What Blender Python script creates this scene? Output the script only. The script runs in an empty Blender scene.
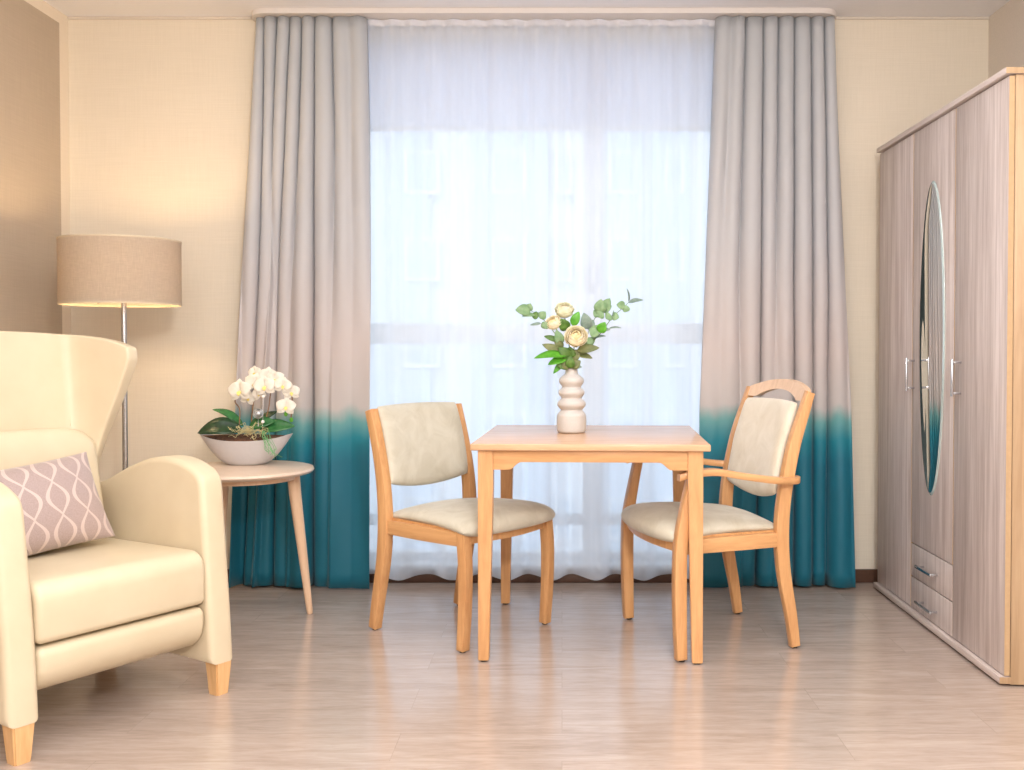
import bpy, bmesh, math, random
from mathutils import Vector, Matrix
random.seed(7)
PI = math.pi
sc = bpy.context.scene
COL = sc.collection

# ------------------------------------------------------------------ camera
F, CX, CY = 1000.0, 562.0, 367.0
TH = math.atan(0.02)
CAMZ = 1.11
cam_d = bpy.data.cameras.new('camera')
cam = bpy.data.objects.new('camera', cam_d)
COL.objects.link(cam)
cam.location = (0, 0, CAMZ)
cam.rotation_euler = (PI / 2 - TH, 0, 0)
cam_d.sensor_fit = 'HORIZONTAL'
cam_d.sensor_width = 36.0
cam_d.lens = 36.0 * F / 1024.0
cam_d.shift_x = (512 - CX) / 1024.0
cam_d.shift_y = (CY - 385) / 1024.0
cam_d.clip_start = 0.05
sc.camera = cam


def ray(px, py):
    u, v = (px - CX) / F, -(py - CY) / F
    return Vector((u, math.cos(TH) + v * math.sin(TH), v * math.cos(TH) - math.sin(TH)))


def G(px, py, z=0.0):          # point of the level z seen at a pixel
    r = ray(px, py)
    t = (z - CAMZ) / r.z
    return Vector((0, 0, CAMZ)) + r * t


def P(px, py, Y):              # point of the depth Y seen at a pixel
    r = ray(px, py)
    return Vector((0, 0, CAMZ)) + r * (Y / r.y)


# ------------------------------------------------------------------ materials
def s(r, g, b):
    def c(x):
        x /= 255.0
        return x / 12.92 if x <= 0.04045 else ((x + 0.055) / 1.055) ** 2.4
    return (c(r), c(g), c(b), 1.0)


class NT:
    def __init__(self, name):
        self.m = bpy.data.materials.new(name)
        self.m.use_nodes = True
        self.t = self.m.node_tree
        self.t.nodes.clear()
        self.out = self.n('ShaderNodeOutputMaterial')

    def n(self, kind, **kw):
        nd = self.t.nodes.new(kind)
        for k, v in kw.items():
            setattr(nd, k, v)
        return nd

    def l(self, a, b):
        self.t.links.new(a, b)

    def math(self, op, a, b=None, c=None):
        nd = self.n('ShaderNodeMath', operation=op)
        for i, v in enumerate((a, b, c)):
            if v is None:
                continue
            if isinstance(v, (int, float)):
                nd.inputs[i].default_value = v
            else:
                self.l(v, nd.inputs[i])
        return nd.outputs[0]

    def coords(self, scale=(1, 1, 1), rot=(0, 0, 0), src='Object'):
        tc = self.n('ShaderNodeTexCoord')
        mp = self.n('ShaderNodeMapping')
        mp.inputs['Scale'].default_value = scale
        mp.inputs['Rotation'].default_value = rot
        self.l(tc.outputs[src], mp.inputs['Vector'])
        return mp.outputs[0]

    def noise(self, vec, scale, detail=3.0, rough=0.5, dist=0.0):
        nd = self.n('ShaderNodeTexNoise')
        nd.inputs['Scale'].default_value = scale
        nd.inputs['Detail'].default_value = detail
        nd.inputs['Roughness'].default_value = rough
        nd.inputs['Distortion'].default_value = dist
        self.l(vec, nd.inputs['Vector'])
        return nd.outputs['Fac']

    def ramp(self, fac, stops):
        nd = self.n('ShaderNodeValToRGB')
        els = nd.color_ramp.elements
        while len(els) < len(stops):
            els.new(0.5)
        for e, (p, c) in zip(els, stops):
            e.position = p
            e.color = c
        self.l(fac, nd.inputs[0])
        return nd.outputs[0]

    def mix(self, fac, a, b, blend='MIX'):
        nd = self.n('ShaderNodeMix', data_type='RGBA', blend_type=blend)
        for key, v in ((0, fac), (6, a), (7, b)):
            if isinstance(v, (int, float)):
                nd.inputs[key].default_value = v
            elif isinstance(v, tuple):
                nd.inputs[key].default_value = v
            else:
                self.l(v, nd.inputs[key])
        return nd.outputs[2]

    def bsdf(self, color, rough=0.5, metal=0.0, bump=None, bump_d=0.001, bump_s=0.5, **kw):
        b = self.n('ShaderNodeBsdfPrincipled')
        if isinstance(color, tuple):
            b.inputs['Base Color'].default_value = color
        else:
            self.l(color, b.inputs['Base Color'])
        if isinstance(rough, (int, float)):
            b.inputs['Roughness'].default_value = rough
        else:
            self.l(rough, b.inputs['Roughness'])
        b.inputs['Metallic'].default_value = metal
        for k, v in kw.items():
            b.inputs[k.replace('_', ' ')].default_value = v
        if bump is not None:
            bn = self.n('ShaderNodeBump')
            bn.inputs['Distance'].default_value = bump_d
            bn.inputs['Strength'].default_value = bump_s
            self.l(bump, bn.inputs['Height'])
            self.l(bn.outputs[0], b.inputs['Normal'])
        self.last = b
        return b.outputs[0]

    def done(self, sh):
        self.l(sh, self.out.inputs['Surface'])
        return self.m


def plain(name, col, rough=0.5, metal=0.0, nscale=60.0, var=0.04, bump=0.0, **kw):
    t = NT(name)
    f = t.noise(t.coords(), nscale, 3)
    lo = tuple(c * (1 - var) for c in col[:3]) + (1,)
    hi = tuple(min(1, c * (1 + var)) for c in col[:3]) + (1,)
    c = t.ramp(f, [(0.3, lo), (0.7, hi)])
    return t.done(t.bsdf(c, rough, metal, bump=f if bump else None, bump_d=bump, **kw))


def wood(name, c1, c2, rough=0.35, stretch=(14, 14, 1.2), scale=3.0, fine=0.5, **kw):
    t = NT(name)
    v = t.coords(stretch)
    a = t.noise(v, scale, 4, 0.6, 0.6)
    b = t.noise(v, scale * 6, 3, 0.6, 0.2)
    f = t.math('ADD', t.math('MULTIPLY', a, 1 - fine * 0.5), t.math('MULTIPLY', b, fine * 0.5))
    c = t.ramp(f, [(0.35, c2), (0.62, c1)])
    return t.done(t.bsdf(c, rough, bump=b, bump_d=0.0003, bump_s=0.2, **kw))


M = {}
M['wall'] = None
t = NT('woven_cream_wallpaper')
v = t.coords((1, 1, 1))
na = t.noise(t.coords((180, 180, 6)), 1.0, 2)
nb = t.noise(t.coords((6, 6, 220)), 1.0, 2)
f = t.math('ADD', na, nb)
c = t.ramp(t.math('MULTIPLY', f, 0.5), [(0.3, s(222, 212, 194)), (0.7, s(230, 220, 203))])
M['wall'] = t.done(t.bsdf(c, 0.7, bump=f, bump_d=0.0006, bump_s=0.3))

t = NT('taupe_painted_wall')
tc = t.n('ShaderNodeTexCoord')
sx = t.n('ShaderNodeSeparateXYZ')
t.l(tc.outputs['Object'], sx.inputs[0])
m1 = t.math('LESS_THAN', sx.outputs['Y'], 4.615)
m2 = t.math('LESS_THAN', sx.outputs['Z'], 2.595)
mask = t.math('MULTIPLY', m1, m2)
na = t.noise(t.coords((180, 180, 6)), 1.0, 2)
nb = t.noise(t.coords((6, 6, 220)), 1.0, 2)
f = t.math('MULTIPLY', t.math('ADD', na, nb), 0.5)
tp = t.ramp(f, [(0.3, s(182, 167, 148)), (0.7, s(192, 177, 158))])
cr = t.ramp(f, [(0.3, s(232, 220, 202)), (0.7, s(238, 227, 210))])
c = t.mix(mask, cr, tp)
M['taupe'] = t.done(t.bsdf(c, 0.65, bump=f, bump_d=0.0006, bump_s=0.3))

M['wall_right'] = plain('pale_greige_wall', s(216, 206, 194), 0.7, bump=0.0004, nscale=150)
M['ceiling'] = plain('white_ceiling', s(238, 238, 242), 0.8, nscale=90, var=0.01)
M['rail'] = plain('matt_white_rail', s(222, 216, 212), 0.5, var=0.01)
M['white'] = plain('white_lacquer', s(240, 240, 240), 0.35, var=0.01)
M['window_white'] = plain('white_window_frame', s(236, 240, 244), 0.35, var=0.01)
M['baseboard'] = plain('dark_brown_baseboard', s(84, 58, 45), 0.45, var=0.1)
M['rear'] = plain('rear_wall_paint', s(226, 214, 196), 0.8)

# floor planks along X
t = NT('greige_oak_planks')
v = t.coords((1, 1, 1))
br = t.n('ShaderNodeTexBrick')
br.offset = 0.37
br.offset_frequency = 2
br.inputs['Scale'].default_value = 1.0
br.inputs['Brick Width'].default_value = 1.25
br.inputs['Row Height'].default_value = 0.19
br.inputs['Mortar Size'].default_value = 0.0012
br.inputs['Mortar Smooth'].default_value = 0.3
br.inputs['Color1'].default_value = (0.0, 0.0, 0.0, 1)
br.inputs['Color2'].default_value = (1.0, 1.0, 1.0, 1)
br.inputs['Mortar'].default_value = (0.4, 0.4, 0.4, 1)
t.l(v, br.inputs['Vector'])
mp = t.n('ShaderNodeMapping')
mp.inputs['Scale'].default_value = (1.1, 9, 1)
t.l(v, mp.inputs['Vector'])
vo = t.n('ShaderNodeVectorMath', operation='ADD')
sc_ = t.n('ShaderNodeVectorMath', operation='SCALE')
t.l(br.outputs['Color'], sc_.inputs[0])
sc_.inputs['Scale'].default_value = 7.0
t.l(mp.outputs[0], vo.inputs[0])
t.l(sc_.outputs[0], vo.inputs[1])
g1 = t.noise(vo.outputs[0], 2.2, 4, 0.6, 1.2)
g2 = t.noise(vo.outputs[0], 16.0, 3, 0.6, 0.3)
gr = t.math('ADD', t.math('MULTIPLY', g1, 0.65), t.math('MULTIPLY', g2, 0.35))
c1 = t.ramp(gr, [(0.32, s(160, 143, 131)), (0.5, s(177, 161, 150)), (0.68, s(190, 175, 164))])
pl = t.n('ShaderNodeSeparateColor')
t.l(br.outputs['Color'], pl.inputs[0])
shade = t.math('ADD', t.math('MULTIPLY', pl.outputs[0], 0.06), 0.97)
hs = t.n('ShaderNodeHueSaturation')
t.l(c1, hs.inputs['Color'])
t.l(shade, hs.inputs['Value'])
c2 = t.mix(t.math('MULTIPLY', br.outputs['Fac'], 0.22), hs.outputs[0], s(95, 76, 65))
rr = t.math('ADD', t.math('MULTIPLY', g2, 0.06), 0.17)
M['floor'] = t.done(t.bsdf(c2, rr, bump=gr, bump_d=0.0004, bump_s=0.3, Specular_IOR_Level=1.0))

M['beech'] = wood('beech_wood', s(214, 165, 114), s(195, 143, 94), 0.35)
M['beech_top'] = wood('beech_table_top', s(214, 174, 138), s(199, 156, 120), 0.22, stretch=(1.2, 14, 14))
M['beech_apron'] = wood('beech_apron', s(214, 165, 114), s(197, 146, 97), 0.35, stretch=(1.2, 14, 14))
M['pale_beech'] = wood('pale_beech_wood', s(226, 194, 164), s(212, 178, 146), 0.35)
M['pale_top'] = wood('pale_side_table_top', s(222, 202, 184), s(212, 190, 170), 0.3, stretch=(1.2, 14, 14))
M['block_oak'] = wood('honey_oak_block', s(228, 186, 134), s(212, 166, 114), 0.4)
M['sonoma'] = wood('pale_sonoma_oak', s(212, 201, 197), s(170, 155, 149), 0.4, stretch=(1, 22, 0.7), scale=1.9, fine=0.6)
M['sonoma_lying'] = wood('pale_sonoma_oak_edge', s(212, 200, 194), s(184, 168, 162), 0.4, stretch=(16, 0.8, 16), scale=1.6)
M['warm_cast_oak'] = wood('warm_cast_oak_side', s(186, 158, 126), s(166, 136, 104), 0.42, stretch=(16, 16, 0.9), scale=1.8)  # same oak as the door fronts, a warm light cast put into the colour
M['edge_band'] = plain('warm_cast_edge_band', s(186, 156, 120), 0.4)  # warm light on the door edges is put into this colour

t = NT('cream_leather')
vn = t.n('ShaderNodeTexVoronoi')
vn.inputs['Scale'].default_value = 420
t.l(t.coords(), vn.inputs['Vector'])
f = t.noise(t.coords(), 7, 3)
c = t.ramp(f, [(0.3, s(206, 191, 163)), (0.7, s(212, 198, 171))])
M['leather'] = t.done(t.bsdf(c, 0.42, bump=vn.outputs['Distance'], bump_d=0.0004, bump_s=0.25, Specular_IOR_Level=0.4))
M['seam'] = plain('leather_seam', s(205, 184, 145), 0.5)
M['dark_lining'] = plain('dark_underside_lining', s(40, 34, 30), 0.9)


def velour(name, hi, lo):
    t = NT(name)
    a = t.noise(t.coords(), 9, 4, 0.6, 0.8)
    b = t.noise(t.coords(), 400, 2)
    c = t.ramp(a, [(0.3, lo), (0.65, hi)])
    return t.done(t.bsdf(c, 0.85, bump=b, bump_d=0.0005, bump_s=0.4, Sheen_Weight=0.35, Sheen_Roughness=0.4))


M['velour'] = velour('sand_velour', s(206, 202, 187), s(186, 180, 162))
M['velour_pale'] = velour('pale_velour', s(226, 218, 202), s(210, 200, 180))

# dip-dyed curtain cloth: grey above, blush, then teal
t = NT('dip_dyed_curtain_cloth')
tc = t.n('ShaderNodeTexCoord')
sx = t.n('ShaderNodeSeparateXYZ')
t.l(tc.outputs['Object'], sx.inputs[0])
wob = t.noise(t.coords((9, 9, 3)), 1.0, 3)
zz = t.math('ADD', sx.outputs['Z'], t.math('MULTIPLY', t.math('SUBTRACT', wob, 0.5), 0.12))
zf = t.math('DIVIDE', zz, 2.6)
c = t.ramp(zf, [(0.225, s(4, 104, 127)), (0.262, s(12, 124, 142)), (0.295, s(98, 156, 158)),
                (0.322, s(190, 184, 182)), (0.42, s(198, 188, 186)), (0.62, s(190, 190, 194)), (1.0, s(186, 190, 195))])
b = t.noise(t.coords((300, 300, 300)), 1.0, 2)
sh = t.bsdf(c, 0.55, bump=b, bump_d=0.0003, bump_s=0.2, Sheen_Weight=0.15)
tr = t.n('ShaderNodeBsdfTranslucent')
t.l(c, tr.inputs[0])
mx = t.n('ShaderNodeMixShader')
mx.inputs[0].default_value = 0.07
t.l(sh, mx.inputs[1])
t.l(tr.outputs[0], mx.inputs[2])
M['curtain'] = t.done(mx.outputs[0])

# sheer voile
t = NT('white_voile')
tp = t.n('ShaderNodeBsdfTransparent')
tp.inputs[0].default_value = (0.97, 0.985, 1, 1)
tr = t.n('ShaderNodeBsdfTranslucent')
tr.inputs[0].default_value = (0.90, 0.93, 0.98, 1)
df = t.n('ShaderNodeBsdfDiffuse')
df.inputs[0].default_value = (0.80, 0.84, 0.92, 1)
m1 = t.n('ShaderNodeMixShader')
m1.inputs[0].default_value = 0.45
t.l(tr.outputs[0], m1.inputs[1])
t.l(df.outputs[0], m1.inputs[2])
lw = t.n('ShaderNodeLayerWeight')
lw.inputs[0].default_value = 0.35
th = t.noise(t.coords((22, 22, 0.6)), 1.0, 2)
fac = t.math('ADD', t.math('MULTIPLY', lw.outputs['Facing'], 0.75),
             t.math('ADD', t.math('MULTIPLY', th, 0.16), 0.62))
m2 = t.n('ShaderNodeMixShader')
t.l(fac, m2.inputs[0])
t.l(tp.outputs[0], m2.inputs[1])
t.l(m1.outputs[0], m2.inputs[2])
M['sheer'] = t.done(m2.outputs[0])
t = NT('white_voile_heading')
tp = t.n('ShaderNodeBsdfTransparent')
df = t.n('ShaderNodeBsdfDiffuse')
df.inputs[0].default_value = s(226, 228, 236)
m2 = t.n('ShaderNodeMixShader')
m2.inputs[0].default_value = 0.8
t.l(tp.outputs[0], m2.inputs[1])
t.l(df.outputs[0], m2.inputs[2])
M['sheer_tape'] = t.done(m2.outputs[0])

t = NT('translucent_diffuser_cloth')
tr = t.n('ShaderNodeBsdfTranslucent')
tr.inputs[0].default_value = (0.88, 0.90, 0.97, 1)
df = t.n('ShaderNodeBsdfDiffuse')
df.inputs[0].default_value = (0.88, 0.90, 0.95, 1)
m2 = t.n('ShaderNodeMixShader')
m2.inputs[0].default_value = 0.35
t.l(tr.outputs[0], m2.inputs[1])
t.l(df.outputs[0], m2.inputs[2])
M['diffuser'] = t.done(m2.outputs[0])
t = NT('window_glass')
tp = t.n('ShaderNodeBsdfTransparent')
tp.inputs[0].default_value = (0.97, 0.99, 1, 1)
gl = t.n('ShaderNodeBsdfGlossy')
gl.inputs['Roughness'].default_value = 0.25
m2 = t.n('ShaderNodeMixShader')
m2.inputs[0].default_value = 0.015
t.l(tp.outputs[0], m2.inputs[1])
t.l(gl.outputs[0], m2.inputs[2])
M['glass'] = t.done(m2.outputs[0])

M['chrome'] = plain('brushed_chrome', s(196, 196, 200), 0.25, 1.0, nscale=200)
M['steel'] = plain('satin_steel', s(205, 208, 214), 0.22, 1.0, nscale=200)
t = NT('mirror_glass')
M['mirror'] = t.done(t.bsdf(s(226, 228, 226), 0.01, 1.0))
M['mirror_edge'] = plain('bevelled_mirror_edge', s(196, 214, 214), 0.15, 0.4)

# lamp shade fabric
t = NT('taupe_lampshade_linen')
f1 = t.noise(t.coords((300, 300, 30)), 1.0, 2)
f2 = t.noise(t.coords((30, 30, 420)), 1.0, 2)
ff = t.math('MULTIPLY', t.math('ADD', f1, f2), 0.5)
c = t.ramp(ff, [(0.35, s(188, 174, 156)), (0.65, s(202, 188, 170))])
sh = t.bsdf(c, 0.8, bump=ff, bump_d=0.0005, bump_s=0.3)
tr = t.n('ShaderNodeBsdfTranslucent')
t.l(c, tr.inputs[0])
mx = t.n('ShaderNodeMixShader')
mx.inputs[0].default_value = 0.32
t.l(sh, mx.inputs[1])
t.l(tr.outputs[0], mx.inputs[2])
M['shade'] = t.done(mx.outputs[0])
M['shade_trim'] = plain('lampshade_edge', s(205, 190, 165), 0.7)

# pillow: chained ogee loops woven in a lighter thread
t = NT('ogee_pattern_cushion_cloth')
tc = t.n('ShaderNodeTexCoord')
sx = t.n('ShaderNodeSeparateXYZ')
t.l(tc.outputs['UV'], sx.inputs[0])
U, V = sx.outputs['X'], sx.outputs['Y']


def chain(uoff, voff):
    u = t.math('ADD', t.math('MULTIPLY', U, 5.2), uoff)
    fu = t.math('SUBTRACT', t.math('FRACT', u), 0.5)
    au = t.math('ABSOLUTE', fu)
    ph = t.math('ADD', t.math('MULTIPLY', V, PI * 2.7), voff)
    sn = t.math('ABSOLUTE', t.math('SINE', ph))
    w = t.math('MULTIPLY', t.math('POWER', sn, 1.25), 0.36)
    d = t.math('ABSOLUTE', t.math('SUBTRACT', au, w))
    thick = t.math('ADD', t.math('MULTIPLY', sn, 0.035), 0.035)
    return t.math('LESS_THAN', d, thick)


mask = chain(0.3, 0.4)
base = t.ramp(t.noise(t.coords(), 260, 2), [(0.3, s(158, 140, 137)), (0.7, s(172, 153, 149))])
c = t.mix(t.math('MULTIPLY', mask, 0.8), base, s(206, 188, 182))
b = t.noise(t.coords(), 500, 2)
M['pillow'] = t.done(t.bsdf(c, 0.5, bump=b, bump_d=0.0004, bump_s=0.3, Sheen_Weight=0.3))

M['ceramic'] = plain('ivory_matt_ceramic', s(198, 194, 190), 0.5, nscale=180, var=0.03, bump=0.0003)
M['bowl'] = plain('matt_light_grey_ceramic', s(192, 189, 190), 0.45, var=0.02)
M['soil'] = plain('brown_bark_soil', s(92, 62, 44), 0.95, nscale=90, var=0.5, bump=0.004)
M['root'] = plain('pale_air_root', s(196, 186, 140), 0.7)
M['green_strand'] = plain('green_strand', s(104, 168, 110), 0.6)


def leafmat(name, a, b, rough=0.4, trans=0.2, vein=None):
    t = NT(name)
    f = t.noise(t.coords(), 55, 3)
    c = t.ramp(f, [(0.3, a), (0.7, b)])
    sh = t.bsdf(c, rough)
    tr = t.n('ShaderNodeBsdfTranslucent')
    t.l(c, tr.inputs[0])
    mx = t.n('ShaderNodeMixShader')
    mx.inputs[0].default_value = trans
    t.l(sh, mx.inputs[1])
    t.l(tr.outputs[0], mx.inputs[2])
    return t.done(mx.outputs[0])


M['leaf_dark'] = leafmat('dark_orchid_leaf', s(24, 50, 32), s(40, 76, 44), 0.35, 0.08)
M['leaf_mid'] = leafmat('mid_green_orchid_leaf', s(38, 98, 52), s(62, 124, 66), 0.3, 0.12)
M['leaf_bright'] = leafmat('bright_rose_leaf', s(86, 168, 42), s(116, 190, 66), 0.4, 0.3)
M['leaf_rose'] = leafmat('rose_leaf', s(70, 112, 40), s(110, 148, 66), 0.45, 0.25)
M['leaf_olive'] = leafmat('olive_leaf', s(106, 118, 66), s(136, 142, 92), 0.5, 0.25)
M['euca'] = leafmat('eucalyptus_leaf', s(128, 166, 118), s(160, 190, 146), 0.55, 0.3)
M['euca_grey'] = leafmat('grey_eucalyptus_leaf', s(128, 152, 140), s(158, 176, 162), 0.55, 0.25)
M['stem'] = plain('green_stem', s(112, 136, 74), 0.55)
M['stem_brown'] = plain('brown_stem', s(140, 104, 72), 0.6)
M['petal_orchid'] = leafmat('white_orchid_petal', s(246, 240, 228), s(252, 248, 240), 0.5, 0.3)
M['lip'] = plain('yellow_orchid_lip', s(244, 222, 130), 0.5)
M['petal_rose'] = leafmat('cream_rose_petal', s(253, 244, 218), s(254, 249, 232), 0.55, 0.4)
M['petal_rose_in'] = leafmat('yellow_rose_heart', s(252, 234, 182), s(253, 239, 196), 0.55, 0.3)
M['petal_pale'] = leafmat('pale_green_rose_petal', s(238, 238, 208), s(246, 244, 222), 0.55, 0.3)
M['silver'] = plain('silver_wire', s(205, 208, 212), 0.3, 0.9)
M['pearl'] = plain('white_pearl', s(245, 242, 236), 0.2)
M['facade'] = plain('white_render_facade', s(226, 230, 236), 0.9, nscale=2, var=0.02)
M['facade_strip'] = plain('grey_blue_facade_panel', s(196, 210, 228), 0.8, nscale=2)
M['facade_glass'] = plain('facade_window_glass', s(188, 203, 221), 0.3)
M['ground'] = plain('pale_paving', s(190, 190, 190), 0.9, nscale=3)
M['bulb'] = None
t = NT('warm_bulb')
em = t.n('ShaderNodeEmission')
em.inputs[0].default_value = (1.0, 0.72, 0.42, 1)
em.inputs[1].default_value = 12.0
M['bulb'] = t.done(em.outputs[0])


# ------------------------------------------------------------------ helpers
def link(name, data, parent=None, loc=(0, 0, 0), rot=(0, 0, 0)):
    o = bpy.data.objects.new(name, data)
    COL.objects.link(o)
    o.location = loc
    o.rotation_euler = rot
    if parent is not None:
        o.parent = parent
    return o


def obj(name, bm, m, parent=None, loc=(0, 0, 0), rot=(0, 0, 0), smooth=False, label=None):
    bmesh.ops.recalc_face_normals(bm, faces=bm.faces)
    me = bpy.data.meshes.new(name)
    bm.to_mesh(me)
    bm.free()
    ms = m if isinstance(m, (list, tuple)) else [m]
    for x in ms:
        me.materials.append(x)
    if smooth:
        for p in me.polygons:
            p.use_smooth = True
        if smooth == 'auto':
            me.set_sharp_from_angle(angle=math.radians(40))
    o = link(name, me, parent, loc, rot)
    if label:
        o['label'] = label
    return o


def tag(o, label, cat, group=None, kind=None):
    o['label'] = label
    o['category'] = cat
    if group:
        o['group'] = group
    if kind:
        o['kind'] = kind
    return o


def thing(name, label, cat, loc=(0, 0, 0), rz=0.0, group=None):
    return tag(link(name, None, None, loc, (0, 0, rz)), label, cat, group)


def struct(o):
    o['kind'] = 'structure'
    return o


def box(bm, x0, x1, y0, y1, z0, z1, bev=0.0, seg=2):
    b2 = bmesh.new()
    bmesh.ops.create_cube(b2, size=1.0)
    for v in b2.verts:
        v.co = Vector((x0 + (v.co.x + .5) * (x1 - x0), y0 + (v.co.y + .5) * (y1 - y0), z0 + (v.co.z + .5) * (z1 - z0)))
    if bev:
        bmesh.ops.bevel(b2, geom=list(b2.edges), offset=bev, segments=seg, profile=0.5, affect='EDGES')
    merge(bm, b2)


def merge(bm, b2):
    mp = {}
    uv2 = b2.loops.layers.uv.active
    for v in b2.verts:
        mp[v] = bm.verts.new(v.co)
    for f in b2.faces:
        try:
            nf = bm.faces.new([mp[v] for v in f.verts])
            nf.smooth = f.smooth
            nf.material_index = f.material_index
        except ValueError:
            pass
    b2.free()


def new():
    return bmesh.new()


def boxo(name, dims, m, parent=None, bev=0.0, seg=2, **kw):
    bm = new()
    box(bm, *dims, bev=bev, seg=seg)
    return obj(name, bm, m, parent, smooth='auto' if bev else False, **kw)


def spline(pts, n=6):
    """Catmull-Rom through tuples of any length."""
    out = []
    P_ = [pts[0]] + list(pts) + [pts[-1]]
    for i in range(1, len(P_) - 2):
        p0, p1, p2, p3 = P_[i - 1], P_[i], P_[i + 1], P_[i + 2]
        for k in range(n):
            q = k / n
            out.append(tuple(0.5 * ((2 * b) + (-a + c) * q + (2 * a - 5 * b + 4 * c - d) * q * q + (-a + 3 * b - 3 * c + d) * q ** 3)
                             for a, b, c, d in zip(p0, p1, p2, p3)))
    out.append(tuple(pts[-1]))
    return out


def prism_xz(bm, poly, y0, y1, bev=0.0, seg=2, taper=None):
    """Polygon in the xz plane extruded along y."""
    b2 = new()
    a = [b2.verts.new((x, y0, z)) for x, z in poly]
    b = [b2.verts.new((x, y1, z)) for x, z in poly]
    n = len(poly)
    fa = b2.faces.new(a)
    fb = b2.faces.new(list(reversed(b)))
    for i in range(n):
        b2.faces.new((a[i], b[i], b[(i + 1) % n], a[(i + 1) % n]))
    bmesh.ops.recalc_face_normals(b2, faces=b2.faces)
    if bev:
        eds = list(set(list(fa.edges) + list(fb.edges)))
        bmesh.ops.bevel(b2, geom=eds, offset=bev, segments=seg, profile=0.5, affect='EDGES', clamp_overlap=True)
    merge(bm, b2)


def beam(bm, path, yc, t, bev=0.004, n=5, dy=0.0):
    """A bent rail in the xz plane: path of (x, z, w), thickness t in y centred at yc."""
    pts = spline(path, n) if len(path) > 2 else path
    L, R = [], []
    for i, p in enumerate(pts):
        a = pts[max(0, i - 1)]
        b = pts[min(len(pts) - 1, i + 1)]
        d = Vector((b[0] - a[0], b[1] - a[1])).normalized()
        nx, nz = -d.y, d.x
        L.append((p[0] + nx * p[2] / 2, p[1] + nz * p[2] / 2))
        R.append((p[0] - nx * p[2] / 2, p[1] - nz * p[2] / 2))
    poly = L + R[::-1]
    prism_xz(bm, poly, yc - t / 2, yc + t / 2, bev)


def strip(bm, frames, closed=True):
    """frames: list of rings (list of Vector) skinned in order and capped."""
    rings = [[bm.verts.new(v) for v in r] for r in frames]
    n = len(rings[0])
    for a, b in zip(rings[:-1], rings[1:]):
        for i in range(n if closed else n - 1):
            j = (i + 1) % n
            bm.faces.new((a[i], a[j], b[j], b[i]))
    if closed:
        bm.faces.new(rings[0][::-1])
        bm.faces.new(rings[-1])


def tube(bm, pts, rads, n=8):
    pts = [Vector(p) for p in pts]
    if isinstance(rads, (int, float)):
        rads = [rads] * len(pts)
    fr = []
    up = Vector((0.13, 0.31, 0.94)).normalized()
    for i, p in enumerate(pts):
        d = (pts[min(i + 1, len(pts) - 1)] - pts[max(0, i - 1)]).normalized()
        u = up - d * up.dot(d)
        if u.length < 1e-3:
            u = Vector((1, 0, 0)) - d * d.x
        u.normalize()
        w = d.cross(u)
        up = u
        fr.append([p + (u * math.cos(2 * PI * k / n) + w * math.sin(2 * PI * k / n)) * rads[i] for k in range(n)])
    strip(bm, fr)


def lathe(bm, prof, n=48, cx=0, cy=0, cap=True):
    rings = [[bm.verts.new((cx + r * math.cos(2 * PI * k / n), cy + r * math.sin(2 * PI * k / n), z)) for k in range(n)] for r, z in prof]
    for a, b in zip(rings[:-1], rings[1:]):
        for i in range(n):
            j = (i + 1) % n
            bm.faces.new((a[i], a[j], b[j], b[i]))
    if cap:
        bm.faces.new(rings[0][::-1])
        bm.faces.new(rings[-1])


def ball(bm, c, r, seg=12, sx=1, sy=1, sz=1):
    b2 = new()
    bmesh.ops.create_uvsphere(b2, u_segments=seg, v_segments=max(6, seg // 2 + 2), radius=r)
    for v in b2.verts:
        v.co = Vector((c[0] + v.co.x * sx, c[1] + v.co.y * sy, c[2] + v.co.z * sz))
    merge(bm, b2)


def pad(bm, fn, nrm, thick, nx=18, ny=14, pw=3.5, uv=False):
    """A stuffed shape: fn(u,v) mid-surface, nrm(u,v) direction, thick(u,v) full thickness at the middle."""
    def val(i, n):
        q = i / n
        return 0.5 - 0.5 * math.cos(PI * q)      # denser near the rims
    front, back = {}, {}
    uvs = {}
    for i in range(nx + 1):
        for j in range(ny + 1):
            u, v = val(i, nx), val(j, ny)
            a, b = abs(2 * u - 1), abs(2 * v - 1)
            e = max(0.0, (1 - a ** pw)) ** 0.5 * max(0.0, (1 - b ** pw)) ** 0.5
            c = Vector(fn(u, v))
            d = Vector(nrm(u, v)).normalized()
            h = thick(u, v) * 0.5 * e
            front[i, j] = bm.verts.new(c + d * h)
            edge = i in (0, nx) or j in (0, ny)
            back[i, j] = front[i, j] if edge else bm.verts.new(c - d * h)
            uvs[front[i, j]] = (u, v)
            uvs[back[i, j]] = (u, v)
    fs = []
    for i in range(nx):
        for j in range(ny):
            fs.append(bm.faces.new((front[i, j], front[i + 1, j], front[i + 1, j + 1], front[i, j + 1])))
            q = (back[i, j], back[i, j + 1], back[i + 1, j + 1], back[i + 1, j])
            try:
                fs.append(bm.faces.new(q))
            except ValueError:
                pass
    if uv:
        lay = bm.loops.layers.uv.new('UVMap')
        for f in bm.faces:
            for l in f.loops:
                l[lay].uv = uvs[l.vert]


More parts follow.
